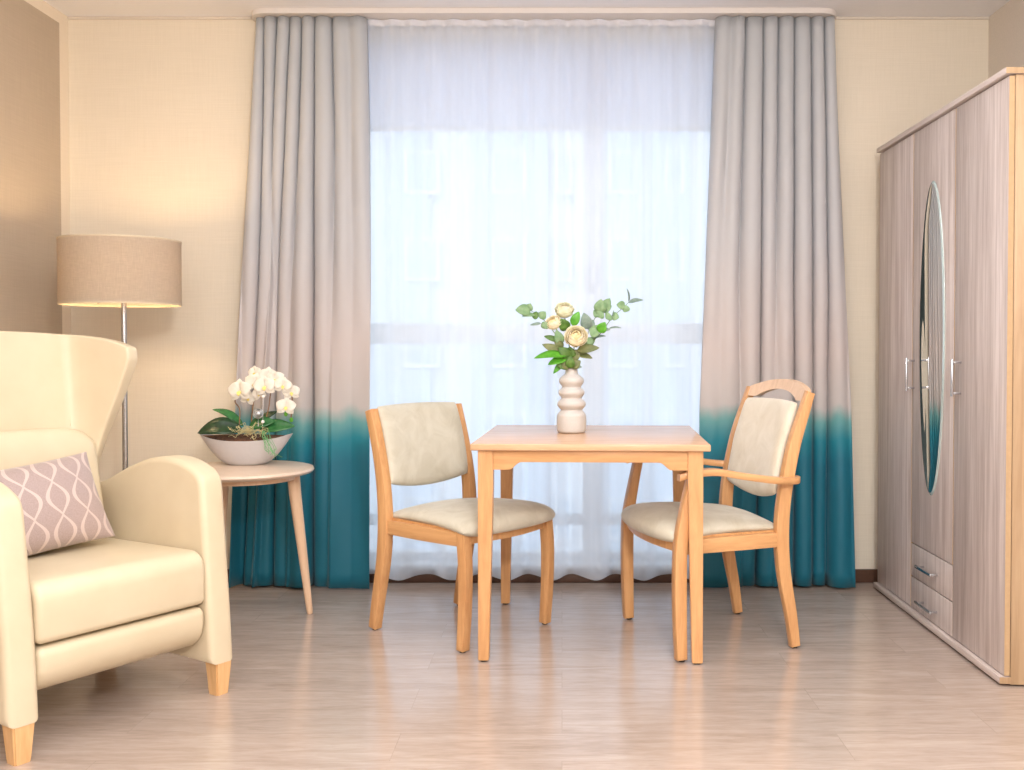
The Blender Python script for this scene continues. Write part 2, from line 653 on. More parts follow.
def leaf(bm, base, tip, width, nrm, bend=0.15, cup=0.25, n=8, shape=0.8, thick=0.0008):
    """An ovate blade from base to tip; nrm roughly faces out of the blade."""
    base, tip = Vector(base), Vector(tip)
    d = tip - base
    L = d.length
    d.normalize()
    nrm = Vector(nrm)
    nrm = (nrm - d * nrm.dot(d))
    if nrm.length < 1e-4:
        nrm = Vector((0, -1, 0.2)) - d * Vector((0, -1, 0.2)).dot(d)
    nrm.normalize()
    sd = d.cross(nrm)
    for side in (1, -1):
        pass
    rows = []
    for i in range(n + 1):
        q = i / n
        w = width * 0.5 * (math.sin(PI * q ** shape) ** 0.75 if 0 < q < 1 else 0.0) + 0.0006
        mid = base + d * (L * q) + nrm * (bend * L * math.sin(PI * q))
        rows.append([mid + sd * (w * k) + nrm * (cup * w * abs(k)) for k in (-1, -0.5, 0, 0.5, 1)])
    top = [[bm.verts.new(p + nrm * thick) for p in r] for r in rows]
    bot = [[bm.verts.new(p - nrm * thick) for p in r] for r in rows]
    for i in range(n):
        for k in range(4):
            bm.faces.new((top[i][k], top[i + 1][k], top[i + 1][k + 1], top[i][k + 1]))
            bm.faces.new((bot[i][k], bot[i][k + 1], bot[i + 1][k + 1], bot[i + 1][k]))
        bm.faces.new((top[i][0], bot[i][0], bot[i + 1][0], top[i + 1][0]))
        bm.faces.new((top[i][4], top[i + 1][4], bot[i + 1][4], bot[i][4]))
    bm.faces.new(top[0] + bot[0][::-1])
    bm.faces.new(top[n][::-1] + bot[n])


# ------------------------------------------------------------------ room shell
XL, XR, YB, YR, ZC = -2.305, 1.992, 4.70, -1.9, 2.650
WX0, WX1, WZ0, WZ1 = -1.02, 0.80, 0.06, 2.56  # opening extended up and down to let more light behind the sheer

bm = new(); box(bm, XL - .15, XR + .15, YR - .15, YB + .3, -0.12, 0.0)
struct(obj('floor', bm, M['floor']))
bm = new(); box(bm, XL - .15, XR + .15, YR - .15, YB + .3, ZC, ZC + .15)
struct(obj('ceiling', bm, M['ceiling']))
bm = new()
box(bm, XL - .15, WX0, YB, YB + .3, 0, ZC)
box(bm, WX1, XR + .15, YB, YB + .3, 0, ZC)
box(bm, WX0, WX1, YB, YB + .3, 0, WZ0)
box(bm, WX0, WX1, YB, YB + .3, WZ1, ZC)
struct(obj('wall_back', bm, M['wall']))
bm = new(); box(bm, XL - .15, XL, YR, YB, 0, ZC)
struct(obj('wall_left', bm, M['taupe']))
bm = new(); box(bm, XR, XR + .15, YR, YB, 0, ZC)
struct(obj('wall_right', bm, M['wall_right']))
bm = new(); box(bm, XL, XR, YR - .15, YR, 0, ZC)
struct(obj('wall_rear', bm, M['rear']))
# thin cove strip where the walls meet the ceiling, and skirting
bm = new()
box(bm, XL, XR, YB - .010, YB, ZC - .012, ZC, bev=.003)
struct(obj('trim_1', bm, M['wall_right']))
bm = new(); box(bm, XL, XR, YB - .014, YB, 0, .063, bev=.004)
struct(obj('baseboard_back', bm, M['baseboard'], smooth='auto'))
bm = new(); box(bm, XL, XL + .014, YR, YB - .014, 0, .063, bev=.004)
struct(obj('baseboard_left', bm, M['baseboard'], smooth='auto'))
bm = new(); box(bm, XR - .014, XR, YR, YB - .014, 0, .063, bev=.004)
struct(obj('baseboard_right', bm, M['baseboard'], smooth='auto'))

# window with two casements, a lower band added for light behind the sheer and a sill
wf = new()
y0, y1 = YB + .13, YB + .20
fw = .055
box(wf, WX0, WX0 + fw, y0, y1, WZ0, WZ1, .006)
box(wf, WX1 - fw, WX1, y0, y1, WZ0, WZ1, .006)
box(wf, WX0 + fw, WX1 - fw, y0, y1, WZ1 - fw, WZ1, .006)
box(wf, WX0 + fw, WX1 - fw, y0, y1, WZ0, WZ0 + fw, .006)
box(wf, .10, .20, y0, y1, WZ0 + fw, WZ1 - fw, .006)
win = struct(obj('window_1', wf, M['window_white'], smooth='auto'))
tm = new()
box(tm, WX0 + fw, .10, y0 + .005, y1 - .005, .245, .300, .006)
box(tm, .20, WX1 - fw, y0 + .005, y1 - .005, .245, .300, .006)
box(tm, WX0 + fw, .10, y0 + .005, y1 - .005, 1.125, 1.225, .006)
box(tm, .20, WX1 - fw, y0 + .005, y1 - .005, 1.125, 1.225, .006)
obj('transom', tm, M['window_white'], win, smooth='auto')
gm = new()
box(gm, WX0 + fw, .10, y0 + .03, y0 + .034, WZ0 + fw, 1.125)
box(gm, .20, WX1 - fw, y0 + .03, y0 + .034, WZ0 + fw, 1.125)
box(gm, WX0 + fw, .10, y0 + .03, y0 + .034, 1.225, WZ1 - fw)
box(gm, .20, WX1 - fw, y0 + .03, y0 + .034, 1.225, WZ1 - fw)
obj('window_pane', gm, M['glass'], win)
sm = new(); box(sm, WX0, WX1, YB + .002, y0, WZ0, WZ0 + .02, .004)
obj('window_sill', sm, M['window_white'], win, smooth='auto')
bl = new(); box(bl, WX0 + .01, WX1 - .01, YB + .075, YB + .077, 2.16, WZ1 - .01)  # added translucent sheet that carries daylight to the top of the sheer
bl2 = new(); box(bl2, WX0 + .01, WX1 - .01, YB + .068, YB + .084, 2.135, 2.16, .004)
rb = thing('daylight_diffuser', 'added pale blind lowered over the top of the window behind the sheer curtain', 'diffuser', (0, 0, 0))
obj('diffuser_fabric', bl, M['diffuser'], rb); obj('bottom_bar', bl2, M['window_white'], rb, smooth='auto')
hm = new(); box(hm, .135, .165, y0 - .035, y0, 1.38, 1.50, .006)
obj('window_handle', hm, M['steel'], win, smooth='auto')

# ------------------------------------------------------------------ outside
bm = new(); box(bm, -60, 60, 6, 80, -9.2, -9.0)
g = obj('street_ground', bm, M['ground']); g['kind'] = 'structure'
D = 32.0
bt = thing('apartment_building', 'pale apartment block with rows of windows seen through the sheer curtain', 'building', (0, D, -9))


def fac(px):
    return (px - 562) / 1000.0 * D


bm = new(); box(bm, -30, 30, 0.3, 12, 0, 27)
obj('facade_wall', bm, M['facade'], bt)
for px0, px1 in ((472, 548), (604, 642), (652, 690), (385, 430)):
    bm = new(); box(bm, fac(px0), fac(px1), 0.0, 0.3, 0, 27)
    obj('facade_panel', bm, M['facade_strip'], bt, label='grey blue upright strip of the facade')
for px0, px1 in ((492, 526), (608, 637), (555, 572), (405, 440), (664, 684)):
    for k in range(-1, 7):
        zc = CAMZ + 9 + (347 - (173 + 86.5 * (k - 1))) / 1000.0 * D
        if zc < 2 or zc > 26:
            continue
        z0, z1 = zc - .58, zc + .58
        xa, xb = fac(px0), fac(px1)
        bm = new()
        for q in ((xa, xb, z0 - .12, z0), (xa, xb, z1, z1 + .12), (xa, xa + .1, z0, z1), (xb - .1, xb, z0, z1)):
            box(bm, q[0], q[1], -.05, .32, q[2], q[3])
        fr = obj('facade_window', bm, M['facade'], bt)
        bm = new(); box(bm, xa + .1, xb - .1, -.04, .31, z0, z1)
        obj('pane', bm, M['facade_glass'], fr)

# ------------------------------------------------------------------ curtain rail
RY0, RY1 = 4.565, 4.685
rx0, rx1 = -1.43, 1.262
bm = new()
poly = []
R_ = .085
for k in range(9):
    a = PI + k / 8 * PI / 2
    poly.append((rx0 + R_ + R_ * math.cos(a), RY0 + R_ + R_ * math.sin(a)))
for k in range(9):
    a = 1.5 * PI + k / 8 * PI / 2
    poly.append((rx1 - R_ + R_ * math.cos(a), RY0 + R_ + R_ * math.sin(a)))
poly += [(rx1, RY1), (rx0, RY1)]
va = [bm.verts.new((x, y, ZC - .026)) for x, y in poly]
vb = [bm.verts.new((x, y, ZC - .001)) for x, y in poly]
bm.faces.new(va); bm.faces.new(vb[::-1])
for i in range(len(poly)):
    j = (i + 1) % len(poly)
    bm.faces.new((va[i], va[j], vb[j], vb[i]))
bmesh.ops.bevel(bm, geom=[e for e in bm.edges if abs(e.verts[0].co.z - e.verts[1].co.z) < 1e-5 and e.verts[0].co.z < ZC - .03],
                offset=.006, segments=2, affect='EDGES')
tag(obj('curtain_rail', bm, M['rail'], smooth='auto'), 'white curtain rail with rounded ends fixed under the ceiling above the window', 'curtain rail')


# ------------------------------------------------------------------ curtains
def interp(levels, z):
    lv = sorted(levels)
    if z <= lv[0][0]:
        return lv[0][1]
    for (za, a), (zb, b) in zip(lv[:-1], lv[1:]):
        if z <= zb:
            q = (z - za) / (zb - za)
            return [x + (y - x) * q for x, y in zip(a, b)]
    return lv[-1][1]


def drape(levels, deep, ybase, amp, z0, z1, name, samples=12, nz=40, phase=0.0, hem=0.0):
    bm = new()
    Y = 4.56
    lv = [(z, [(p - CX) / F * Y for p in row]) for z, row in levels]
    nv = len(deep)
    grid = []
    for iz in range(nz + 1):
        q = iz / nz
        z = z0 + (z1 - z0) * q
        row = interp(lv, z)
        xs = []
        A = amp(q)
        for i in range(nv - 1):
            xa, xb = row[i], row[i + 1]
            dta, dtb = ((.75, .25), (.25, .75))[i % 2]
            qt = max(0.0, q - .35) / .65
            da = deep[i] + (max(dta, deep[i]) - deep[i]) * qt
            db = deep[i + 1] + (max(dtb, deep[i + 1]) - deep[i + 1]) * qt
            w = xb - xa
            Ai = min(A, 1.1 * w + .01)
            for k in range(samples):
                u = k / samples
                D = da if u < .5 else db
                D = D + ((da + db) / 2 - D) * (1 - abs(2 * u - 1)) 
                vv = (A * (1 - da)) * (1 - u) + (A * (1 - db)) * u
                crest = max(0.0, math.sin(PI * u)) ** (.60 * D + 1.5 * (1 - D))
                y = vv + (max(vv, Ai * .95) - vv) * crest
                xx = xa + w * (u - 0.135 * D * math.sin(2 * PI * u))
                y += .004 * math.sin(9 * z + i * 2.1 + phase) * crest
                xs.append((xx, ybase - y, z))
        xs.append((row[-1], ybase - A * (1 - db), z))
        grid.append(xs)
    vs = [[bm.verts.new(p) for p in r] for r in grid]
    for a, b in zip(vs[:-1], vs[1:]):
        for i in range(len(a) - 1):
            bm.faces.new((a[i], a[i + 1], b[i + 1], b[i]))
    return bm


def add_solid(o, t):
    m = o.modifiers.new('thickness', 'SOLIDIFY')
    m.thickness = t
    m.offset = 0


lvL = [(2.60, [253, 262, 275, 288, 300, 313, 330, 348, 365]),
       (2.10, [247, 260, 270, 283, 297, 312, 333, 350, 368]),
       (1.40, [239, 255, 268, 275, 290, 312, 332, 352, 370]),
       (0.012, [229, 238, 252, 269, 286, 310, 330, 351, 370])]
cl = drape(lvL, [.2, .95, .25, 1, .3, 1, .15, .2, .1], 4.665, lambda q: .070 + .09 * (1 - q), .012, 2.621, 'c')
o = obj('curtain', cl, M['curtain'], smooth=True); add_solid(o, .003)
tag(o, 'grey curtain dipped in teal, left of the window behind the side table', 'curtain', 'dip-dyed curtains beside the window')
lvR = [(2.60, [717, 733, 747, 765, 780, 796, 813, 826, 837]),
       (1.40, [706, 722, 740, 763, 778, 796, 815, 831, 847]),
       (0.82, [700, 720, 741, 762, 778, 797, 816, 831, 852]),
       (0.012, [700, 722, 742, 758, 776, 797, 816, 830, 856])]
cr = drape(lvR, [.3, .25, .35, 1, .35, .9, .85, .8, .25], 4.665, lambda q: .070 + .09 * (1 - q), .012, 2.621, 'c', phase=2)
o = obj('curtain', cr, M['curtain'], smooth=True); add_solid(o, .003)
tag(o, 'grey curtain dipped in teal, right of the window behind the armed chair', 'curtain', 'dip-dyed curtains beside the window')

# sheer
bm = new()
nx, nz = 420, 30
sx0, sx1 = -0.97, 0.76
fine = [(random.uniform(40, 90), random.uniform(0, 6.28), random.uniform(.3, 1)) for _ in range(5)]
rows = []
for iz in range(nz + 1):
    q = iz / nz
    r = []
    for ix in range(nx + 1):
        x = sx0 + (sx1 - sx0) * ix / nx
        topw = .010 * math.sin(x * 2 * PI / .095)
        wide = math.sin(x * 2 * PI / .23 + .8 * math.sin(x * 5)) * .027 + .007 * math.sin(x * 61)
        y = 4.648 + topw * q + wide * (1 - q * .85)
        y += .0012 * sum(a * math.sin(f * x + p + z_) for (f, p, a), z_ in zip(fine, (0, 1, 2, 3, 4)))
        z0 = .022 + .018 * (0.5 - 0.5 * math.sin(x * 2 * PI / .23 + .8 * math.sin(x * 5)))
        z0 = .055 - z0 + .012
        z = z0 + (2.616 - z0) * q
        r.append(bm.verts.new((x, min(y, 4.676), z)))
    rows.append(r)
for a, b in zip(rows[:-1], rows[1:]):
    for i in range(nx):
        bm.faces.new((a[i], a[i + 1], b[i + 1], b[i]))
o = obj('sheer_curtain', bm, M['sheer'], smooth=True)
tag(o, 'white sheer voile curtain hanging across the whole window', 'sheer curtain')
# hem and heading tape
bm = new()
for ix in range(nx):
    pa, pb = rows and (0, 0), None
    break
bm.free()
xs = [sx0 + (sx1 - sx0) * ix / nx for ix in range(nx + 1)]


def sheer_y(x, q):
    topw = .010 * math.sin(x * 2 * PI / .095)
    wide = math.sin(x * 2 * PI / .23 + .8 * math.sin(x * 5)) * .027 + .007 * math.sin(x * 61)
    return min(4.648 + topw * q + wide * (1 - q * .85), 4.676) - .004


bm = new()
va = [bm.verts.new((x, sheer_y(x, 1), 2.592)) for x in xs]
vb = [bm.verts.new((x, sheer_y(x, 1), 2.619)) for x in xs]
for i in range(nx):
    bm.faces.new((va[i], va[i + 1], vb[i + 1], vb[i]))
hd = obj('heading_tape', bm, M['sheer_tape'], o, smooth=True)

# ------------------------------------------------------------------ dining table
tb = thing('dining_table', 'square beech dining table standing between the two chairs', 'table', (0.115, 3.895, 0), math.radians(-2.4))
HW, HD = .418, .428
boxo('tabletop', (-HW, HW, -HD, HD, .748, .772), M['beech_top'], tb, bev=.004, seg=3)
lx, ly = .368, .389
for sxn in (-1, 1):
    for syn in (-1, 1):
        bm = new()
        ox = sxn * (lx + .026)
        oy = syn * (ly + .022)
        rings = []
        for z, w in ((0.006, .037), (.03, .038), (.63, .053), (.7475, .053)):
            xa, xb = (ox, ox - sxn * w)
            ya, yb = (oy, oy - syn * w)
            rings.append([Vector((xa, ya, z)), Vector((xb, ya, z)), Vector((xb, yb, z)), Vector((xa, yb, z))])
        strip(bm, rings)
        bmesh.ops.recalc_face_normals(bm, faces=bm.faces)
        bmesh.ops.bevel(bm, geom=[e for e in bm.edges if abs(e.verts[0].co.z - e.verts[1].co.z) > .01], offset=.003, segments=2, affect='EDGES')
        lg = obj('leg', bm, M['beech'], tb, smooth='auto')
        bm = new()
        cx_, cy_ = ox - sxn * .0185, oy - syn * .0185
        lathe(bm, [(.013, 0), (.013, .006)], 16, cx_, cy_)
        obj('foot_glide', bm, M['dark_lining'], lg)


def apron_poly(L):
    pts = [(-L, .7475), (L, .7475), (L, .679)]
    for k in range(9):
        q = k / 8
        pts.append((L - .055 - .045 * q, .679 + .027 * (0.5 - 0.5 * math.cos(PI * q))))
    for k in range(9):
        q = 1 - k / 8
        pts.append((-L + .055 + .045 * q, .679 + .027 * (0.5 - 0.5 * math.cos(PI * q))))
    pts.append((-L, .679))
    return pts


for sy in (-1, 1):
    bm = new()
    L = lx + .026 - .053
    yo = sy * (ly + .022 - .006)
    prism_xz(bm, apron_poly(L), min(yo, yo - sy * .02), max(yo, yo - sy * .02), .002)
    obj('apron', bm, M['beech_apron'], tb, smooth='auto')
for sxn in (-1, 1):
    bm = new()
    L = ly + .022 - .053
    yo = sxn * (lx + .026 - .006)
    prism_xz(bm, apron_poly(L), min(yo, yo - sxn * .02), max(yo, yo - sxn * .02), .002)
    for v in bm.verts:
        v.co = Vector((v.co.y, v.co.x, v.co.z))
    obj('apron', bm, M['beech'], tb, smooth='auto')

# ------------------------------------------------------------------ dining chair (left)
ch = thing('dining_chair', 'armless beech dining chair with low sand velour backrest, left of the table', 'chair',
           (-.397, 3.947, 0), math.radians(-38.3), 'beech dining chairs at the table')
ch.scale = (1, 1, 1.02)


def glide(parent, x, y):
    bm = new(); lathe(bm, [(.011, 0), (.011, .007)], 16, x, y)
    obj('foot_glide', bm, M['dark_lining'], parent)


for y in (-.236, .236):
    bm = new()
    beam(bm, [(-.245, .007, .036), (-.222, .13, .042), (-.192, .28, .048), (-.182, .42, .050), (-.190, .55, .046), (-.217, .69, .040), (-.262, .846, .036)], y, .040)
    p = obj('back_leg', bm, M['beech'], ch, smooth='auto'); glide(p, -.243, y)
for y in (-.236, .236):
    bm = new()
    beam(bm, [(.232, .007, .032), (.243, .15, .036), (.246, .30, .040), (.236, .425, .040), (.236, .443, .038)], y, .036, bev=.006)
    p = obj('front_leg', bm, M['beech'], ch, smooth='auto'); glide(p, .232, y)
for y in (-.238, .238):
    bm = new()
    beam(bm, [(-.175, .405, .050), (0, .403, .054), (.224, .402, .050)], y, .022, bev=.003)
    obj('seat_rail', bm, M['beech_apron'], ch, smooth='auto')
bm = new()
fr = []
for k in range(13):
    q = k / 12
    y = -.222 + .444 * q
    x = .236 + .030 * math.sin(PI * q)
    fr.append([Vector((x - .011, y, .385)), Vector((x + .011, y, .385)), Vector((x + .011, y, .425)), Vector((x - .011, y, .425))])
strip(bm, fr)
obj('front_rail', bm, M['beech'], ch, smooth='auto')
boxo('rear_rail', (-.195, -.172, -.22, .22, .38, .43), M['beech'], ch, bev=.003)
# seat cushion


def seat_fn(wb, wf, xb, xf, bow, zc):
    def fn(u, v):
        x = xb + (xf - xb) * v
        hw = wb + (wf - wb) * v
        yy = (2 * u - 1)
        x += bow * (1 - yy * yy) * v
        r = abs(yy) ** 6 * (v ** 6)
        z = zc + .012 * math.sin(PI * v) - .014 * (abs(yy) ** 2.5) * (v) + .010 * v - .018 * max(0, v - .8) * 5 * .4
        return (x - r * .03, yy * hw, z)
    return fn


bm = new()
strip(bm, [[Vector((-.18, -.222, z_)), Vector((.235, -.245, z_)), Vector((.258, 0, z_)), Vector((.235, .245, z_)), Vector((-.18, .222, z_))] for z_ in (.4265, .438)])
obj('seat_base', bm, M['beech'], ch)
bm = new()
pad(bm, seat_fn(.215, .266, -.195, .292, .035, .443), lambda u, v: (0, 0, 1),
    lambda u, v: .036 + .032 * v + .022 * math.sin(PI * u), 22, 20, pw=9)
obj('seat', bm, M['velour'], ch, smooth=True)


def back_fn(hw, z0, z1, arc, xfun, curve):
    def fn(u, v):
        yy = 2 * u - 1
        zb = z0 - arc * (1 - yy * yy)
        z = zb + (z1 + .006 * (1 - yy * yy) - zb) * v
        return (xfun(z) - curve * (1 - yy * yy), yy * hw, z)
    return fn


def xback_l(z):
    q = (z - .54) / .31
    return -.180 - .020 * q - .052 * q * q + .006


bm = new()
pad(bm, back_fn(.217, .565, .858, .026, xback_l, .018), lambda u, v: (1, 0, .15), lambda u, v: .052, 22, 16, pw=9)
obj('backrest', bm, M['velour'], ch, smooth=True)

# ------------------------------------------------------------------ dining armchair (right)
fdir = Vector((-.965, -.262))
ang = math.atan2(fdir.y, fdir.x)
# feet read off the photograph
ac_c = Vector((.563, 3.845))
ac = thing('dining_armchair', 'beech dining chair with armrests and tall pale upholstered back, right of the table', 'chair',
           (ac_c.x, ac_c.y, 0), ang, 'beech dining chairs at the table')
# local y+ is toward the camera here
for y in (-.262, .262):
    yb = y * .93
    bm = new()
    beam(bm, [(-.240, .007, .034), (-.222, .13, .040), (-.194, .28, .047), (-.184, .42, .050), (-.194, .56, .048), (-.230, .74, .044), (-.276, .88, .036), (-.298, .943, .030)], yb, .034)
    p = obj('back_leg', bm, M['beech'], ac, smooth='auto'); glide(p, -.239, yb)
for y in (-.284, .284):
    bm = new()
    beam(bm, [(.226, .007, .038), (.231, .16, .044), (.232, .32, .046), (.227, .43, .044), (.206, .55, .038), (.186, .645, .034)], y, .042, bev=.006)
    p = obj('front_leg', bm, M['beech'], ac, smooth='auto'); glide(p, .222, y)
for sy in (-1, 1):
    bm = new()
    fr = []
    n = 20
    path = spline([(-.252, .624, .244, .034), (-.225, .622, .262, .046), (-.13, .630, .292, .048), (.0, .650, .296, .050), (.10, .667, .292, .052), (.19, .663, .286, .050), (.235, .650, .282, .030)], 5)
    for x, z, y, w in path:
        t2 = .024
        fr.append([Vector((x, sy * y + w / 2 * c1_, z + t2 / 2 * c2_)) for c1_, c2_ in
                   ((-1, -.6), (-.85, -1), (.85, -1), (1, -.6), (1, .6), (.85, 1), (-.85, 1), (-1, .6))])
    strip(bm, fr)
    obj('armrest', bm, M['beech_apron'], ac, smooth='auto')
for sy in (-1, 1):
    bm = new()
    beam(bm, [(-.178, .405, .052), (0, .404, .054), (.222, .402, .050)], 0, .022, bev=.003)
    for v in bm.verts:
        q = (v.co.x + .178) / .4
        v.co.y += sy * (.246 + .034 * q)
    obj('seat_rail', bm, M['beech_apron'], ac, smooth='auto')
bm = new()
fr = []
for k in range(13):
    q = k / 12
    y = -.268 + .536 * q
    x = .228 + .035 * math.sin(PI * q)
    fr.append([Vector((x - .011, y, .385)), Vector((x + .011, y, .385)), Vector((x + .011, y, .425)), Vector((x - .011, y, .425))])
strip(bm, fr)
obj('front_rail', bm, M['beech'], ac, smooth='auto')
boxo('rear_rail', (-.198, -.175, -.23, .23, .38, .43), M['beech'], ac, bev=.003)
bm = new()
strip(bm, [[Vector((-.18, -.232, z_)), Vector((.225, -.268, z_)), Vector((.255, 0, z_)), Vector((.225, .268, z_)), Vector((-.18, .232, z_))] for z_ in (.4265, .438)])
obj('seat_base', bm, M['beech'], ac)
bm = new()
pad(bm, seat_fn(.228, .288, -.19, .266, .045, .443), lambda u, v: (0, 0, 1),
    lambda u, v: .036 + .032 * v + .026 * math.sin(PI * u), 22, 20, pw=9)
obj('seat', bm, M['velour'], ac, smooth=True)


def xback_r(z):
    pts = [(.42, -.184), (.56, -.194), (.74, -.230), (.88, -.276), (.943, -.298), (1.02, -.326)]
    for (za, a), (zb, b) in zip(pts[:-1], pts[1:]):
        if z <= zb:
            return a + (b - a) * (z - za) / (zb - za)
    return pts[-1][1]


bm = new()
pad(bm, back_fn(.208, .566, .902, .032, lambda z: xback_r(z) + .018, .018), lambda u, v: (1, 0, .2), lambda u, v: .052, 22, 18, pw=9)
obj('backrest', bm, M['velour_pale'], ac, smooth=True)
# crest rail with the crescent slot beneath it
bm = new()
n = 24
fr = []
for k in range(n + 1):
    q = k / n
    y = (-1 + 2 * q) * .2265
    yy = (2 * q - 1)
    ztop = .950 + .034 * (1 - yy * yy)
    slot = max(0.0, 1 - (yy / .72) ** 2)
    zbot = .910 + .036 * slot ** .8
    xo = -.018 * (1 - yy * yy)
    xt, xb = xback_r(ztop) + xo, xback_r(zbot) + xo
    h = .013
    fr.append([Vector((xb - h, y, zbot)), Vector((xb + h, y, zbot)), Vector((xt + h, y, ztop)), Vector((xt - h, y, ztop))])
strip(bm, fr)
bmesh.ops.recalc_face_normals(bm, faces=bm.faces)
obj('crest_rail', bm, M['pale_beech'], ac, smooth='auto')  # paler wood than the frame: daylight on the crest put into the colour

# ------------------------------------------------------------------ wing armchair
wc = thing('wing_armchair', 'large cream leather wing armchair in the left foreground', 'armchair',
           (-1.290, 2.925, 0), math.atan2(-.549, .836))
for sy in (-1, 1):
    bm = new()
    prof = spline([(.046, .105), (.034, .28), (.016, .46), (.000, .60), (-.008, .665), (-.022, .698), (-.055, .720), (-.12, .742), (-.20, .750), (-.30, .738), (-.42, .700), (-.54, .650), (-.66, .62)], 5)
    poly = list(prof) + [(-.66, .105)]
    y0, y1 = (.272, .362) if sy > 0 else (-.362, -.272)
    prism_xz(bm, poly, y0, y1, .026, 5)
    for v in bm.verts:      # the arm swells outward towards its top
        v.co.y += sy * .008 * max(0, (v.co.z - .3) / .45) ** 1.5
    obj('armrest', bm, M['leather'], wc, smooth='auto')
for x, y in ((.014, .322), (.014, -.317), (-.60, .320), (-.60, -.317)):
    bm = new()
    rings = []
    for z, w in ((0.0, .043), (.012, .046), (.108, .060)):
        w /= 2
        rings.append([Vector((x - w, y - w, z)), Vector((x + w, y - w, z)), Vector((x + w, y + w, z)), Vector((x - w, y + w, z))])
    strip(bm, rings)
    bmesh.ops.recalc_face_normals(bm, faces=bm.faces)
    bmesh.ops.bevel(bm, geom=[e for e in bm.edges if abs(e.verts[0].co.z - e.verts[1].co.z) > .01], offset=.004, segments=2, affect='EDGES')
    obj('leg', bm, M['block_oak'], wc, smooth='auto')
# seat cushion (rounded block)


def rounded_block(bm, prof, y0, y1, r, seg=5, crown=0.0):
    prism_xz(bm, prof, y0, y1, r, seg)
    if crown:
        for v in bm.verts:
            q = (v.co.y - y0) / (y1 - y0)
            v.co.z += crown * math.sin(PI * q) * (1 if v.co.z > .4 else 0)


def roundpoly(x0, x1, z0, z1, rs, n=7):
    """corners in order: (x1,z0),(x1,z1),(x0,z1),(x0,z0) with radii rs"""
    out = []
    cs = [((x1, z0), -PI / 2, rs[0], (-1, 1)), ((x1, z1), 0, rs[1], (-1, -1)), ((x0, z1), PI / 2, rs[2], (1, -1)), ((x0, z0), PI, rs[3], (1, 1))]
    for (cx_, cz_), a0, r, (dx, dz) in cs:
        for k in range(n + 1):
            a = a0 + k / n * PI / 2
            out.append((cx_ + dx * r + r * math.cos(a), cz_ + dz * r + r * math.sin(a)))
    return out


bm = new()
poly = roundpoly(-.58, .028, .300, .468, (.022, .055, .02, .02))
poly = [(x, z + (.010 * (-x / .58) * -1 if z > .4 else 0)) for x, z in poly]
rounded_block(bm, poly, -.270, .270, .028, 5, crown=.014)
obj('seat_cushion', bm, M['leather'], wc, smooth='auto')
bm = new()
poly = roundpoly(-.50, .026, .158, .292, (.085, .028, .02, .02))
rounded_block(bm, poly, -.268, .268, .026, 5)
obj('footrest', bm, M['leather'], wc, smooth='auto')
boxo('base_frame', (-.62, -.10, -.268, .268, .175, .30), M['dark_lining'], wc, bev=.01)

# wing back: plan curve swept up
bm = new()
nu, nv = 36, 26
gridp = []
for j in range(nv + 1):
    q = j / nv
    z = .40 + .765 * q
    # half width, wing depth, base x as functions of height
    up = max(0.0, min(1.0, (z - .68) / .44))
    up = .4 * up + .6 * up * up * (3 - 2 * up)
    W = .250 + .030 * up
    wing = .035 + .195 * up
    xb = -.535 - .135 * q
    r = []
    for i in range(nu + 1):
        u = -1 + 2 * i / nu
        a = abs(u)
        bendp = .62
        if a < bendp:
            x = xb + .010 * (a / bendp) ** 2
            y = u / bendp * (W * .76)
        else:
            s_ = (a - bendp) / (1 - bendp)
            x = xb + .010 + wing * (s_ ** 1.25)
            y = math.copysign(W * .76 + W * .24 * (s_ ** .8) + .02 * s_ * up, u)
        ztop = z
        if q > .8:
            k = (q - .8) / .2
            ztop = z - .012 * k * (a ** 3) - .032 * k * a ** 9 - .010 * k * a
        r.append(bm.verts.new((x, y, ztop)))
    gridp.append(r)
for a, b in zip(gridp[:-1], gridp[1:]):
    for i in range(nu):
        bm.faces.new((a[i], a[i + 1], b[i + 1], b[i]))
wb = obj('wing_back', bm, M['leather'], wc, smooth=True)
m = wb.modifiers.new('thickness', 'SOLIDIFY'); m.thickness = .052; m.offset = 1
m = wb.modifiers.new('round', 'BEVEL'); m.width = .022; m.segments = 5; m.limit_method = 'ANGLE'; m.angle_limit = math.radians(50)
# lower back cushion
bm = new()


def lumbar(u, v):
    yy = 2 * u - 1
    z = .44 + .400 * v - .055 * abs(yy) ** 6 * v
    x = -.500 - .075 * v - .004
    return (x + .035 * abs(yy) ** 3, yy * .248, z)


pad(bm, lumbar, lambda u, v: (1, 0, .2), lambda u, v: .085, 22, 18, pw=7)
obj('back_cushion', bm, M['leather'], wc, smooth=True)
# seams
for sy in (-1, 1):
    bm = new()
    pts = []
    for k in range(14):
        q = k / 13
        z = .84 + .315 * q
        qq = (z - .40) / .765
        up = max(0.0, min(1.0, (z - .68) / .44)); up = .4 * up + .6 * up * up * (3 - 2 * up)
        pts.append((-.535 - .135 * qq + .0105, sy * (.250 + .030 * up) * .765, z - (.006 if q > .9 else 0)))
    tube(bm, pts, .0016, 6)
    obj('seam', bm, M['seam'], wc, smooth=True, label='stitched seam between back and wing')

# scatter cushion leaning in the armchair
wcm = Matrix.Translation((-1.290, 2.925, 0)) @ Matrix.Rotation(math.atan2(-.549, .836), 4, 'Z')
bm = new()


def pil(u, v):
    a, b = 2 * u - 1, 2 * v - 1
    pin = 1 - .07 * (1 - a * a) * abs(b) ** 2
    pin2 = 1 - .06 * (1 - b * b) * abs(a) ** 2
    return (0, a * .235 * pin2, b * .150 * pin)


